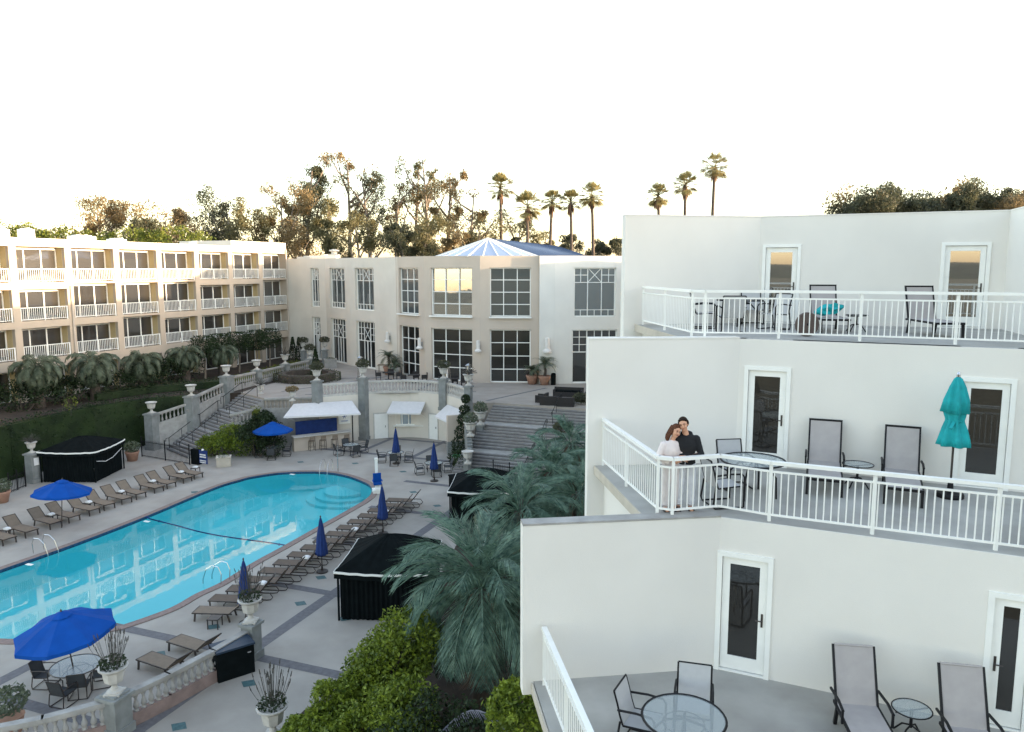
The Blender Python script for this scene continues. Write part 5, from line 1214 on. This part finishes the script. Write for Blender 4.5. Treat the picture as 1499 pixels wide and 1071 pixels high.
for px, py, nm, n_, rz in sets:
    q = P(px, py, 0); RT.put(q, rz, 'round '+nm, 'round poolside tables')
    for k in range(n_):
        a = rz*.6+math.pi+k*math.pi/2; dr = Vector((math.cos(a), math.sin(a), 0)); DC.put(q+dr*.98, math.atan2(dr.y, dr.x)-math.pi/2, '%s dark chair of the %s' % (SIDE[k].capitalize(), nm), 'dark chairs at the poolside tables')
for px, py, lb in ((579, 625, 'folded navy umbrella through the table before the kiosk'), (635, 646, 'folded navy umbrella through the table near the ivy corner')):
    CU.put(P(px, py, 2.7)-Vector((0, 0, 2.7)), 1, lb, 'folded navy umbrellas')
# near left set
q = P(113, 1004, 0); tq = q; NT = Proto(rtable(.78, .74, M['bronze'])).put(q, .2, 'large round glass table under the nearest open blue umbrella')
ND = Proto(dchair(M['darksl'], M['bronze']))
for px, py, rz, lb in ((68, 1003, 1.5, 'dark sling chair left of the table under the nearest blue umbrella'), (94, 1030, 2.9, 'dark sling chair with its back to the camera at the nearest umbrella table'), (150, 1002, -1.2, 'dark sling chair at the right of the nearest umbrella table'), (118, 1018, -2.9, 'dark sling chair on the near right side of the nearest umbrella table')):
    ND.put(P(px, py, 0)+Vector((0, 0, 0)), rz, lb, 'chairs under the nearest umbrella')
open_umbrella(tq, 3.15, 2.72, M['blue'], 'large open blue umbrella at the lower left over a round glass table', (R(4), R(-5)), 8, .2)
# pool furniture
def grab(p, rz, label, s_=1.):
    t = thing('pool_handrail', label, 'handrail', p, rz, None)
    for y in (-.28, .28): MB().tube([(-.45, y, 0), (-.5, y, .5*s_), (-.35, y, .8*s_), (0, y, .82*s_), (.35, y, .6*s_), (.55, y, .1), (.56, y, -.1)], .02, 6).build('rail', M['chrome'], t)
grab(P(62, 808, 0)+E2*.2, AX-math.pi/2, 'steel pool handrail at the left edge of the pool'); grab(P(318, 850, 0), AX+math.pi/2, 'steel pool handrail on the right edge of the pool'); grab(P(478, 690, 0), AX-math.pi+.2, 'steel handrail at the far end of the pool over the steps')
tag(MB().tube([(0, 0, 0), (0, 0, 1.9)], .03, 6).build('slim_post', M['chrome'], loc=P(495, 690, 0)), 'slim steel post at the far end of the pool', 'post')
q = P(552, 722, 0); t = thing('pool_lift', 'white pool lift with a blue seat at the far corner of the pool', 'pool lift', q, .3)
MB().box((0, .2, .12), (.5, .7, .22)).lathe([(.12, .2), (.12, .9), (.09, 1.0)], 12).build('base', M['white'], t); MB().beam((0, 0, .9), (0, .1, 2.15), .16, .16).box((0, .1, 2.2), (.2, .2, .12)).build('mast', M['white'], t)
MB().box((0, -.35, .75), (.5, .45, .12)).box((0, -.16, 1.05), (.5, .1, .6)).box((-.27, -.3, .92), (.06, .4, .06)).box((.27, -.3, .92), (.06, .4, .06)).build('seat', M['blue'], t); MB().box((0, -.5, .4), (.4, .1, .06)).beam((0, -.3, .7), (0, -.5, .4), .3, .04).build('foot_rest', M['white'], t)
ra_, rb_ = P(214, 759, -.12), P(420, 799, -.12); rp = MB(); pts = [ra_+Vector((0, 0, .1)), ra_+E2*.35-Vector((0, 0, .0))]+[ra_.lerp(rb_, f_)+Vector((.15*math.sin(f_*9), -.35*math.sin(math.pi*f_), .0)) for f_ in (.12, .25, .4, .55, .7, .85, 1)]
t = thing('pool_rope', 'dark float rope across the water of the pool', 'rope', ra_); MB().tube([p-ra_+Vector((0, 0, .02)) for p in cr([tuple(p) for p in pts], 5)], .035, 6).build('rope', M['navy'], t)
for k, f_ in enumerate((.1, .95)): MB().lathe([(.02, -.06), (.06, -.03), (.06, .03), (.02, .06)], 8).build('float', M['navy'], t, loc=ra_.lerp(rb_, f_)-ra_)
for px, py in ((428, 694), (215, 763), (43, 826)):
    q = P(px, py, .04); tag(MB().box((0, 0, 0), (.38, .18, .01)).build('depth_marker', M['white'], loc=q, rz=AX-math.pi/2), {428: 'white depth marker at the far end of the pool', 215: 'white depth marker on the left pool edge by the rope', 43: 'white depth marker on the left pool edge near the handrail'}[px], 'marker')
# tents
def tent(c, s_, rz, label, he=2.15, hr=3.1, trim=1, open_=False):
    t = thing('cabana_tent', label, 'tent', c, rz, 'black cabana tents'); h = s_/2
    for i, (x, y) in enumerate(((-h, -h), (h, -h), (h, h), (-h, h))): MB().box((0, 0, he/2), (.07, .07, he)).build('post', M['dkfab'], t, loc=(x, y, 0))
    rf = MB(); n_ = 12; o_ = h+.12; vs = []; fs = []
    rings = [(1.0, 0), (.8, .22), (.55, .52), (.3, .8), (.1, .97), (0.01, 1.0)]
    for f_, g in rings:
        for e in range(4):
            cx = [(-1, -1), (1, -1), (1, 1), (-1, 1)]; a, b = cx[e], cx[(e+1) % 4]
            for j in range(n_):
                u = j/n_; x = (a[0]+(b[0]-a[0])*u)*o_*f_; y = (a[1]+(b[1]-a[1])*u)*o_*f_; sag = math.sin(math.pi*u)
                vs.append((x, y, he+(hr-he)*g-.08*sag*(1-g)*f_-.05*sag*math.sin(math.pi*min(1, g*1.2))+.012*math.sin(j*2.7+e)))
    N_ = 4*n_
    for r_ in range(len(rings)-1):
        for k in range(N_): fs.append((r_*N_+k, r_*N_+(k+1) % N_, (r_+1)*N_+(k+1) % N_, (r_+1)*N_+k))
    rf.add(vs, fs); rf.build('roof', M['dkfab'], t)
    va = MB(); vv = vs[:N_]; va.add(vv+[(x*1.003, y*1.003, z-.28) for x, y, z in vv], [(k, N_+k, N_+(k+1) % N_, (k+1) % N_) for k in range(N_)]); va.build('valance', M['dkfab'], t)
    tr_ = MB()
    for k in range(N_): a, b = Vector(vv[k]), Vector(vv[(k+1) % N_]); e = Vector((a.x, a.y, 0)).normalized()*.012; tr_.beam(a*1.0+e-Vector((0, 0, .03)), b+e-Vector((0, 0, .03)), .02, .09)
    if trim: tr_.build('white_trim', M['white'], t)
    for e in range(4):
        cx = [(-1, -1), (1, -1), (1, 1), (-1, 1)]; a, b = cx[e], cx[(e+1) % 4]; cu = MB(); vs2 = []; m_ = 90; nrm = Vector(((a[0]+b[0])/2, (a[1]+b[1])/2, 0))
        for j in range(m_+1):
            u = .02+.96*j/m_; w_ = .028*math.sin(j*1.15)+.014*math.sin(j*.47); x = (a[0]+(b[0]-a[0])*u)*(h-.05)+nrm.x*w_; y = (a[1]+(b[1]-a[1])*u)*(h-.05)+nrm.y*w_
            vs2 += [(x, y, .03), (x*1.0, y*1.0, he-.05)]
        cu.add(vs2, [(2*j, 2*j+2, 2*j+3, 2*j+1) for j in range(m_)]); cu.build('curtain', M['dkfab'], t)
    return t
tt1 = tent(Vector((-29.3, 50.6, 0)), 3.6, AX-math.pi/2+.35, 'black cabana tent at the left in front of the tall hedge', 2.1, 2.75)
MB().tube([(1.83, -1.6, 1.4), (1.86, -.6, 1.15), (1.87, .3, 1.2), (1.83, 1.6, 1.55)], .02, 5).build('white_cord', M['towel'], tt1)
tent(Vector((-5.1, 30.6, 0)), 3.5, AX-math.pi/2+.30, 'nearest black cabana tent beside the big palm', 2.08, 3.0)
tent(Vector((-1.55, 41.3, 0)), 3.4, AX-math.pi/2+.30, 'black cabana tent between the palms and the stairs, partly hidden', 2.15, 3.0)
q = P(368, 985, 0); t = thing('storage_box', 'black storage box against the end of the foreground balustrade', 'storage box', P(342, 985, 0), R(38)); MB().box((0, 0, .52), (1.25, .75, 1.04)).build('body', M['dkfab'], t); MB().box((0, 0, 1.07), (1.32, .82, .07)).build('lid', mat('dark_blue_lid', (.012, .03, .06), .5, .1, 3), t); MB().box((.45, -.385, .8), (.12, .02, .05)).build('handle', M['chrome'], t)
tag(MB().lathe([(.35, 0), (.42, .05), (.40, .09), (.1, .1)], 16).build('green_float', M['green'], loc=P(670, 668, 0)), 'bright green float lying by the ivy corner', 'float')
# deck urns along the palm bed
for px, py, lb in ((712, 800, 'urn with a small shrub beside the farther right tent'), (790-60, 833, 'stone urn almost hidden by palms near the nearest tent')):
    urn(P(px, py, 0), lb, 1.5, 'green', 90)
# ================================================================ TERRACE FURNITURE
TL = Proto(lounger(M['greysl'], M['black'], False, True, 70, .92)); TN = Proto(lounger(M['greysl'], M['black'], False, True, 68, .92, False)); TD = Proto(dchair(M['palesl'], M['black'])); 
def face(a, b): return math.atan2(b[1]-a[1], b[0]-a[0])
SEG = {1: Vector((5.65, -2.35, 0)).normalized(), 2: Vector((4.94, -2.31, 0)).normalized(), 3: Vector((4.31, -1.97, 0)).normalized()}
def wallrot(k): return math.atan2(SEG[k].y, SEG[k].x)
def at(px, py, z): return P(px, py, z)
def wd_(r): return Vector((-math.sin(r), math.cos(r), 0))
TL.put(at(1206, 725.5, FL2)+wd_(wallrot(2)+.06)*.9, wallrot(2)+.06, 'grey terrace lounger on the middle terrace nearer the couple', 'loungers on the middle terrace')
TL.put(at(1321, 737, FL2)+wd_(wallrot(2))*.74, wallrot(2)+.0, 'grey terrace lounger on the middle terrace beside the turquoise umbrella', 'loungers on the middle terrace')
TN.put(P(1250, 946, FL3+1.2)-Vector((0, 0, 1.2))-wd_(wallrot(3)+.28)*.86, wallrot(3)+.28, 'grey lounger on the lowest terrace between door and small round table', 'loungers on the lowest terrace')
TN.put(P(1408, 975, FL3+1.2)-Vector((0, 0, 1.2))-wd_(wallrot(3)+.22)*.86, wallrot(3)+.22, 'grey lounger on the lowest terrace at the right of the small round table', 'loungers on the lowest terrace')
TB = Proto(lounger(M['greysl'], M['black'], False, False, 72, .85))
TB.put(at(1222, 488, FL1)+wd_(wallrot(1)+.2)*.9, wallrot(1)+.2, 'grey lounger with a turquoise cloth on the top terrace', 'loungers on the top terrace')
TB.put(at(1388, 495, FL1)+wd_(wallrot(1)+.3)*.9, wallrot(1)+.3, 'empty grey lounger before the right door of the top terrace', 'loungers on the top terrace')
cl = MB(); random.seed(8)
c0_ = at(1222, 488, FL1)+Vector((.05, .5, .42)); vs = []; 
for j in range(9):
    for k in range(10):
        a = 2*math.pi*k/10; f_ = j/8; r_ = .13*math.sin(math.pi*(.12+.8*f_))*(1+.35*math.sin(k*3+j)+random.uniform(-.12, .12)); vs.append(((f_-.5)*.75, r_*math.cos(a)*1.3, r_*math.sin(a)+.08+.14*f_))
cl.add(vs, [(j*10+k, j*10+(k+1) % 10, (j+1)*10+(k+1) % 10, (j+1)*10+k) for j in range(8) for k in range(10)]+[tuple(range(10)), tuple(range(89, 79, -1))])
tag(cl.build('crumpled_cloth', M['tealfab'], loc=c0_, rz=.1), 'crumpled turquoise cloth lying on the top terrace lounger', 'cloth')
def foldtable(p, rz, label, r_=.28, glass_=True, h_=.48):
    t = thing('small_round_table', label, 'side table', p, rz); MB().lathe([(r_, h_-.012), (r_, h_)], 28).build('glass_top', M['tableg'], t); MB().tube([(r_*math.cos(a*math.pi/14), r_*math.sin(a*math.pi/14), h_-.005) for a in range(29)], .012, 5, False).tube([(-r_, 0, h_-.03), (r_, 0, h_-.03)], .012, 5).build('rim', M['black'], t)
    MB().tube([(0, 0, .16), (0, 0, h_-.02)], .025, 6).build('stem', M['black'], t)
    for k in range(4):
        a = k*math.pi/2+.4; MB().tube([(0, 0, .2), (.14*math.cos(a), .14*math.sin(a), .16), (.27*math.cos(a), .27*math.sin(a), 0)], .015, 5).build('leg', M['black'], t)
foldtable(at(1254, 712, FL2), .2, 'low dark table between the two middle terrace loungers', .3)
foldtable(at(1332, 1078, FL3), .2, 'small round glass table between the two lowest terrace loungers', .29)
foldtable(at(1253, 485, FL1), .2, 'small folding table beside the cloth covered lounger', .26, h_=.42)
# dining set, lowest terrace
TT = Proto(rtable(.62, .72, M['black'])); q3 = P(1001, 1049, FL3+.72)-Vector((0, 0, .72)); TT.put(q3, .5, 'round glass table on the lowest terrace', None)
TD.put(q3+Vector((-.55, .42, 0)), R(62), 'pale sling chair left of the round table on the lowest terrace', 'pale chairs on the lowest terrace')
TD.put(q3+Vector((.35, .82, 0)), R(-15), 'pale sling chair behind the round table on the lowest terrace', 'pale chairs on the lowest terrace')
# dining set, middle terrace
q2_ = P(1102, 673, FL2+.72)-Vector((0, 0, .72)); TT.put(q2_, .2, 'round glass table beside the couple on the middle terrace', None)
TD.put(at(1057, 738, FL2), R(100), 'pale sling chair between the couple and the table on the middle terrace', 'chairs on the middle terrace')
TD.put(P(1070, 643, FL2+.92)-Vector((0, .37, .92)), R(8), 'pale sling chair against the wall behind the middle terrace table', 'chairs on the middle terrace')
# dining set, top terrace
q1_ = at(1088, 478, FL1)+Vector((0, .4, 0)); TT.put(q1_, .4, 'round table on the top terrace', None)
for px, py, rz, lb in ((1030, 480, R(80), 'pale sling chair at the left of the top terrace table'), (1069, 487, R(176), 'pale sling chair with its back to the railing on the top terrace'), (1132, 482, R(-60), 'pale sling chair at the right of the top terrace table'), (1100, 474, R(-10), 'pale sling chair behind the top terrace table')):
    TD.put(at(px, py, FL1), rz, lb, 'chairs on the top terrace')
t = thing('umbrella_base', 'round brown umbrella base standing on edge against the top railing', 'umbrella base', P(1184, 493, FL1)+Vector((0, .15, 0)), .1)
b = MB(); n_ = 32; vs = []
for y, r_ in ((-.05, .27), (-.035, .285), (.03, .285), (.045, .2)):
    for k in range(n_): a = 2*math.pi*k/n_; vs.append((r_*math.cos(a), y, .285+r_*math.sin(a)))
b.add(vs, [(j*n_+k, j*n_+(k+1) % n_, (j+1)*n_+(k+1) % n_, (j+1)*n_+k) for j in range(3) for k in range(n_)]+[tuple(range(n_)), tuple(range(4*n_-1, 3*n_-1, -1))]); b.build('disc', mat('brown_resin', (.10, .07, .06), .6, .1, 5), t)
MB().tube([(0, .05, .285), (0, -.055, .285)], .03, 10).build('hub', M['black'], t)
# turquoise folded umbrella, middle terrace
q = at(1390, 727, FL2); t = thing('turquoise_umbrella', 'folded turquoise umbrella on a round dark base by the right door', 'umbrella', q, 0)
MB().lathe([(.25, 0), (.255, .05), (.24, .09), (.06, .12), (.045, .36), (.03, .37)], 28).build('base', M['black'], t); MB().tube([(0, 0, .1), (0, 0, 2.42)], .021, 8).build('pole', M['bronze'], t)
def pleat(a, z): return 1+.17*math.sin(a*7+z*1.5)+.08*math.sin(a*4-z*5)
MB().lathe([(.285, 1.05), (.25, 1.2), (.20, 1.38), (.15, 1.52), (.145, 1.56), (.165, 1.64), (.18, 1.72)], 64, fn=pleat).build('canopy', M['tealfab'], t, smooth=True)
MB().lathe([(.225, 1.70), (.19, 1.95), (.13, 2.2), (.07, 2.36), (.03, 2.40)], 64, fn=pleat).build('top_canopy', M['tealfab'], t, smooth=True)
MB().lathe([(.035, 2.40), (.04, 2.45), (.015, 2.50)], 10).build('finial', M['chrome'], t)
tie = MB(); tie.tube([(.155*math.cos(a*.5), .155*math.sin(a*.5), 1.54) for a in range(14)], .012, 4, False).beam((-.1, -.13, 1.53), (-.2, -.2, 1.42), .06, .02); tie.build('tie', M['tealfab'], t)
# ================================================================ THE COUPLE
def ell(mb, c, r_, M3=None, n=14, m_=10):
    vs = []; 
    for i in range(m_+1):
        ph = math.pi*i/m_
        for k in range(n):
            a = 2*math.pi*k/n; v = Vector((r_[0]*math.sin(ph)*math.cos(a), r_[1]*math.sin(ph)*math.sin(a), r_[2]*math.cos(ph)))
            if M3: v = M3 @ v
            vs.append(v+Vector(c))
    mb.add(vs, [(i*n+k, (i+1)*n+k, (i+1)*n+(k+1) % n, i*n+(k+1) % n) for i in range(m_) for k in range(n)])
def cap(mb, pts, rs, n=12):              # tapered limb with rounded joints
    pts = [Vector(p) for p in pts]; mb.tube(pts, rs, n)
    for p, r_ in zip(pts, rs): ell(mb, p, (r_, r_, r_), n=n, m_=8)
def skinned(mb, name, m_, parent, vox=.008, sm=3):
    o = mb.build(name, m_, parent, smooth=True); md = o.modifiers.new('r', 'REMESH'); md.mode = 'VOXEL'; md.voxel_size = vox; md.use_smooth_shade = True
    s_ = o.modifiers.new('s', 'SMOOTH'); s_.iterations = sm; s_.factor = .5; return o
def head(body, c, tilt, yaw, s_=1.):     # c = centre of the skull; face looks to -y
    Mx = (Matrix.Rotation(yaw, 3, 'Z') @ Matrix.Rotation(tilt[1], 3, 'Y') @ Matrix.Rotation(tilt[0], 3, 'X')); c = Vector(c)
    def q(v): return c+Mx @ (Vector(v)*s_)
    ell(body, q((0, .012, .022)), (.074*s_, .092*s_, .090*s_), Mx); ell(body, q((0, -.022, -.035)), (.058*s_, .062*s_, .080*s_), Mx); ell(body, q((0, -.052, -.088)), (.028*s_, .026*s_, .022*s_), Mx)
    ell(body, q((0, -.098, -.022)), (.012*s_, .018*s_, .014*s_), Mx); cap(body, [q((0, -.083, .022)), q((0, -.098, -.018))], [.008*s_, .012*s_], 8)
    for sx in (-1, 1): ell(body, q((sx*.074, .012, -.008)), (.012*s_, .02*s_, .03*s_), Mx); ell(body, q((sx*.034, -.062, -.03)), (.024*s_, .022*s_, .024*s_), Mx); ell(body, q((sx*.028, -.075, .032)), (.024*s_, .013*s_, .009*s_), Mx)
    return q, Mx
def facebits(q, Mx, par, s_=1.):
    e = MB()
    for sx in (-1, 1): ell(e, q((sx*.029, -.083, .010)), (.012*s_, .006*s_, .005*s_), Mx, 10, 6); ell(e, q((sx*.030, -.087, .032)), (.018*s_, .005*s_, .0035*s_), Mx, 10, 6)
    e.build('eyes', M['eye'], par); l_ = MB(); ell(l_, q((0, -.088, -.055)), (.024*s_, .008*s_, .007*s_), Mx, 12, 6); l_.build('mouth', M['lip'], par)
def hand(b, w_, d, pn, s_=1., curl=.7, thumb=1):    # w_ wrist, d direction of the fingers, pn palm normal
    w_ = Vector(w_); d = Vector(d).normalized(); pn = Vector(pn).normalized(); sd = d.cross(pn).normalized()
    for k in range(4): cap(b, [w_+sd*(k-1.5)*.010*s_, w_+d*.085*s_+sd*(k-1.5)*.021*s_], [.017*s_, .0125*s_], 8)
    for k, ln in enumerate((.068, .078, .074, .056)):
        p0 = w_+d*.082*s_+sd*(k-1.5)*.022*s_; d1 = (d+pn*curl*.45).normalized(); d2 = (d+pn*curl*1.3).normalized(); p1 = p0+d1*ln*.5*s_; p2 = p1+d2*ln*.5*s_
        cap(b, [p0, p1, p2], [.0095*s_, .0085*s_, .0070*s_], 7)
    p0 = w_+d*.025*s_-sd*.03*s_*thumb; p1 = p0+(d*.7-sd*thumb*.8+pn*.3).normalized()*.036*s_; p2 = p1+(d+pn*.3-sd*thumb*.2).normalized()*.032*s_; cap(b, [p0, p1, p2], [.013*s_, .011*s_, .0085*s_], 7)
def person(loc, rz, label): return thing('person', label, 'person', loc, rz)
mp = P(1004, 749, FL2)+Vector((0, .12, 0)); wp = P(981, 748, FL2)+Vector((0, .05, 0)); HZ = .0
# --- man, black hoodie, pale grey trousers ; local: faces -y
man = person(mp, R(-8), 'man in a black hoodie and light grey trousers hugging the woman at the railing'); S = 1.0
b = MB(); q, Mx = head(b, (-.065, -.03, 1.635), (R(6), R(-13)), R(-14), 1.09)
cap(b, [(0, .0, 1.40), (-.045, -.015, 1.53)], [.062, .055]); ell(b, (0, 0, 1.22), (.17, .11, .22)); ell(b, (0, 0, .98), (.15, .11, .16))
for sx in (-1, 1): cap(b, [(sx*.09, 0, .90), (sx*.10, -.01, .50), (sx*.105, .02, .09)], [.085, .056, .040]); 
for sx in (-1, 1): cap(b, [(sx*.105, .03, .06), (sx*.115, -.06, .045), (sx*.125, -.15, .03)], [.040, .038, .028])
AR = [(.19, 0, 1.37), (.245, -.03, 1.10), (.03, -.22, 1.06)]; cap(b, AR, [.05, .042, .030]); hand(b, (.0, -.23, 1.06), (-1, -.10, -.02), (0, 1, -.1), 1.0, .7, -1)
AL = [(-.19, 0, 1.37), (-.30, .07, 1.16), (-.33, .02, 1.0)]; cap(b, AL, [.05, .042, .032]); hand(b, (-.335, .0, .98), (-.4, -.6, -.4), (-.3, .6, 0), 1.0, .6)
skinned(b, 'body', M['skin'], man, .0075)
facebits(q, Mx, man, 1.09)
h = MB(); ell(h, q((0, .026, .046)), (.088, .098, .092), Mx); ell(h, q((0, .060, -.01)), (.082, .060, .080), Mx)
for sx in (-1, 1): ell(h, q((sx*.075, .02, .02)), (.02, .045, .05), Mx)
for k in range(9): ell(h, q((-.056+.014*k, -.048+.01*abs(k-4)*.4, .098-.003*abs(k-4))), (.018, .026, .016), Mx, 8, 6)
skinned(h, 'hair', M['hairk'], man, .008, 2)
j = MB(); ell(j, (0, .0, 1.24), (.205, .135, .22)); ell(j, (0, 0, 1.02), (.185, .135, .18)); ell(j, (0, .005, 1.36), (.20, .11, .10)); ell(j, (0, -.0, .92), (.18, .13, .09))
cap(j, [(.175, 0, 1.36), (.265, -.03, 1.09), (.09, -.185, 1.055)], [.078, .068, .050]); cap(j, [(-.175, 0, 1.36), (-.30, .07, 1.15), (-.33, .03, 1.03)], [.078, .068, .052])
ell(j, (0, .085, 1.43), (.12, .07, .075)); ell(j, (.06, .03, 1.45), (.055, .06, .05)); ell(j, (-.06, .03, 1.45), (.055, .06, .05)); 
for k in range(5): ell(j, (-.14+.07*k, -.09+.01*(k % 2), 1.0+.03*(k % 3)), (.05, .045, .02))
skinned(j, 'hoodie', M['blkhd'], man, .010, 3)
pnt = MB(); ell(pnt, (0, 0, .90), (.165, .125, .12))
for sx in (-1, 1):
    cap(pnt, [(sx*.085, 0, .86), (sx*.105, -.005, .50), (sx*.108, .02, .14)], [.105, .088, .070], 14)
    for k in range(3): ell(pnt, (sx*.108+.004*k, .01, .13+.035*k), (.078, .080, .018))
skinned(pnt, 'trousers', M['greypt'], man, .010, 2)
MB().tube([(-.02, -.13, .97), (-.03, -.135, .85), (-.025, -.135, .80)], .005, 5).build('drawstring', M['towel'], man)
for sx in (-1, 1):
    sd = MB(); sd.prism([(sx*.12+math.cos(a)*.052+sx*.008*math.sin(a), -.055+math.sin(a)*.145) for a in [2*math.pi*k/16 for k in range(16)]], .0, .028); sd.tube([(sx*.12-.05, -.08, .02), (sx*.12-.02, -.11, .085), (sx*.12+.03, -.10, .08), (sx*.12+.05, -.07, .02)], .013, 6); sd.build('sandal', M['sandal'], man)
# --- woman, cream sweater and trousers
wom = person(wp, R(12), 'woman in a cream sweater and trousers leaning her head on the man')
b = MB(); q, Mx = head(b, (.070, -.035, 1.515), (R(8), R(17)), R(8), 1.04)
cap(b, [(0, .0, 1.30), (.05, -.012, 1.43)], [.050, .045]); ell(b, (0, 0, 1.14), (.145, .10, .20)); ell(b, (0, 0, .93), (.145, .11, .15))
for sx in (-1, 1): cap(b, [(sx*.08, 0, .85), (sx*.085, -.01, .47), (sx*.085, .02, .08)], [.080, .050, .036]); cap(b, [(sx*.085, .03, .055), (sx*.09, -.05, .042), (sx*.10, -.13, .028)], [.034, .032, .024])
cap(b, [(.165, 0, 1.27), (.21, -.06, 1.05), (.16, -.22, 1.02)], [.04, .034, .026]); hand(b, (.15, -.235, 1.02), (.9, -.15, .15), (-.05, 1, -.2), .88, .6)
cap(b, [(-.165, 0, 1.27), (-.24, -.02, 1.03), (-.06, -.22, 1.0)], [.04, .034, .026]); hand(b, (-.04, -.235, 1.0), (1, -.1, .05), (0, 1, -.1), .88, .5)
skinned(b, 'body', M['skin'], wom, .0075); facebits(q, Mx, wom, 1.04)
h = MB(); ell(h, q((0, .026, .044)), (.087, .098, .092), Mx); ell(h, q((0, .065, -.02)), (.078, .05, .09), Mx)
for sx, ln in ((-1, .25), (1, .16)):
    for k in range(4):
        x = sx*(.058+.008*k); cap(h, [q((x, -.005+.025*k, .06)), q((x*1.2, .0+.024*k, -.03)), q((x*1.35, .015+.02*k, -.12)), q((x*1.3, .015+.02*k, -ln+.02*k))], [.018, .020, .020, .010], 8)
skinned(h, 'hair', M['hairb'], wom, .0085, 2)
j = MB(); ell(j, (0, .0, 1.15), (.185, .125, .20)); ell(j, (0, 0, .97), (.18, .13, .16)); ell(j, (0, .005, 1.265), (.175, .095, .08)); ell(j, (0, -.0, .88), (.175, .125, .07)); ell(j, (.0, .0, 1.315), (.08, .07, .045))
cap(j, [(.155, 0, 1.255), (.225, -.06, 1.04), (.19, -.18, 1.015)], [.070, .066, .048]); cap(j, [(-.155, 0, 1.255), (-.265, -.02, 1.02), (-.13, -.175, .985)], [.072, .070, .052])
for k in range(5): ell(j, (-.14+.07*k, -.085+.01*(k % 2), .92+.03*(k % 3)), (.05, .045, .02))
skinned(j, 'sweater', M['cream'], wom, .010, 3)
pnt = MB(); ell(pnt, (0, 0, .86), (.16, .12, .12))
for sx in (-1, 1):
    cap(pnt, [(sx*.08, 0, .83), (sx*.09, -.005, .48), (sx*.09, .02, .12)], [.100, .080, .062], 14)
    for k in range(3): ell(pnt, (sx*.09+.004*k, .01, .12+.035*k), (.070, .072, .018))
skinned(pnt, 'trousers', M['creampt'], wom, .010, 2)
for sx in (-1, 1):
    sd = MB(); sd.prism([(sx*.095+math.cos(a)*.045, -.05+math.sin(a)*.125) for a in [2*math.pi*k/16 for k in range(16)]], .0, .025); sd.tube([(sx*.095-.042, -.07, .02), (sx*.095, -.095, .07), (sx*.095+.042, -.07, .02)], .011, 6); sd.build('sandal', M['sandal'], wom)
# dead pale frond arching at the bottom edge
t = thing('fallen_frond', 'pale dry palm frond arching at the bottom edge below the big palm', 'palm frond', P(640, 1068, 2.0)); random.seed(2); f_ = MB(); pts = [Vector((x*.22, 0, .75*math.sin(math.pi*x/9)-.2)) for x in range(10)]
f_.tube(pts, .02, 4)
for x in range(40):
    u = x/40*9*.999; i0 = int(u); p = pts[i0].lerp(pts[i0+1], u-i0)
    for sg in (-1, 1): e = p+Vector((.18, sg*.22, -.18+random.uniform(-.05, .05))); f_.add([p, p+Vector((.03, 0, 0)), e], [(0, 1, 2)])
f_.tube([(0, 0, -.2), (-.3, 0, -1.9)], .03, 5); f_.build('leaflets', M['drygr'], t)
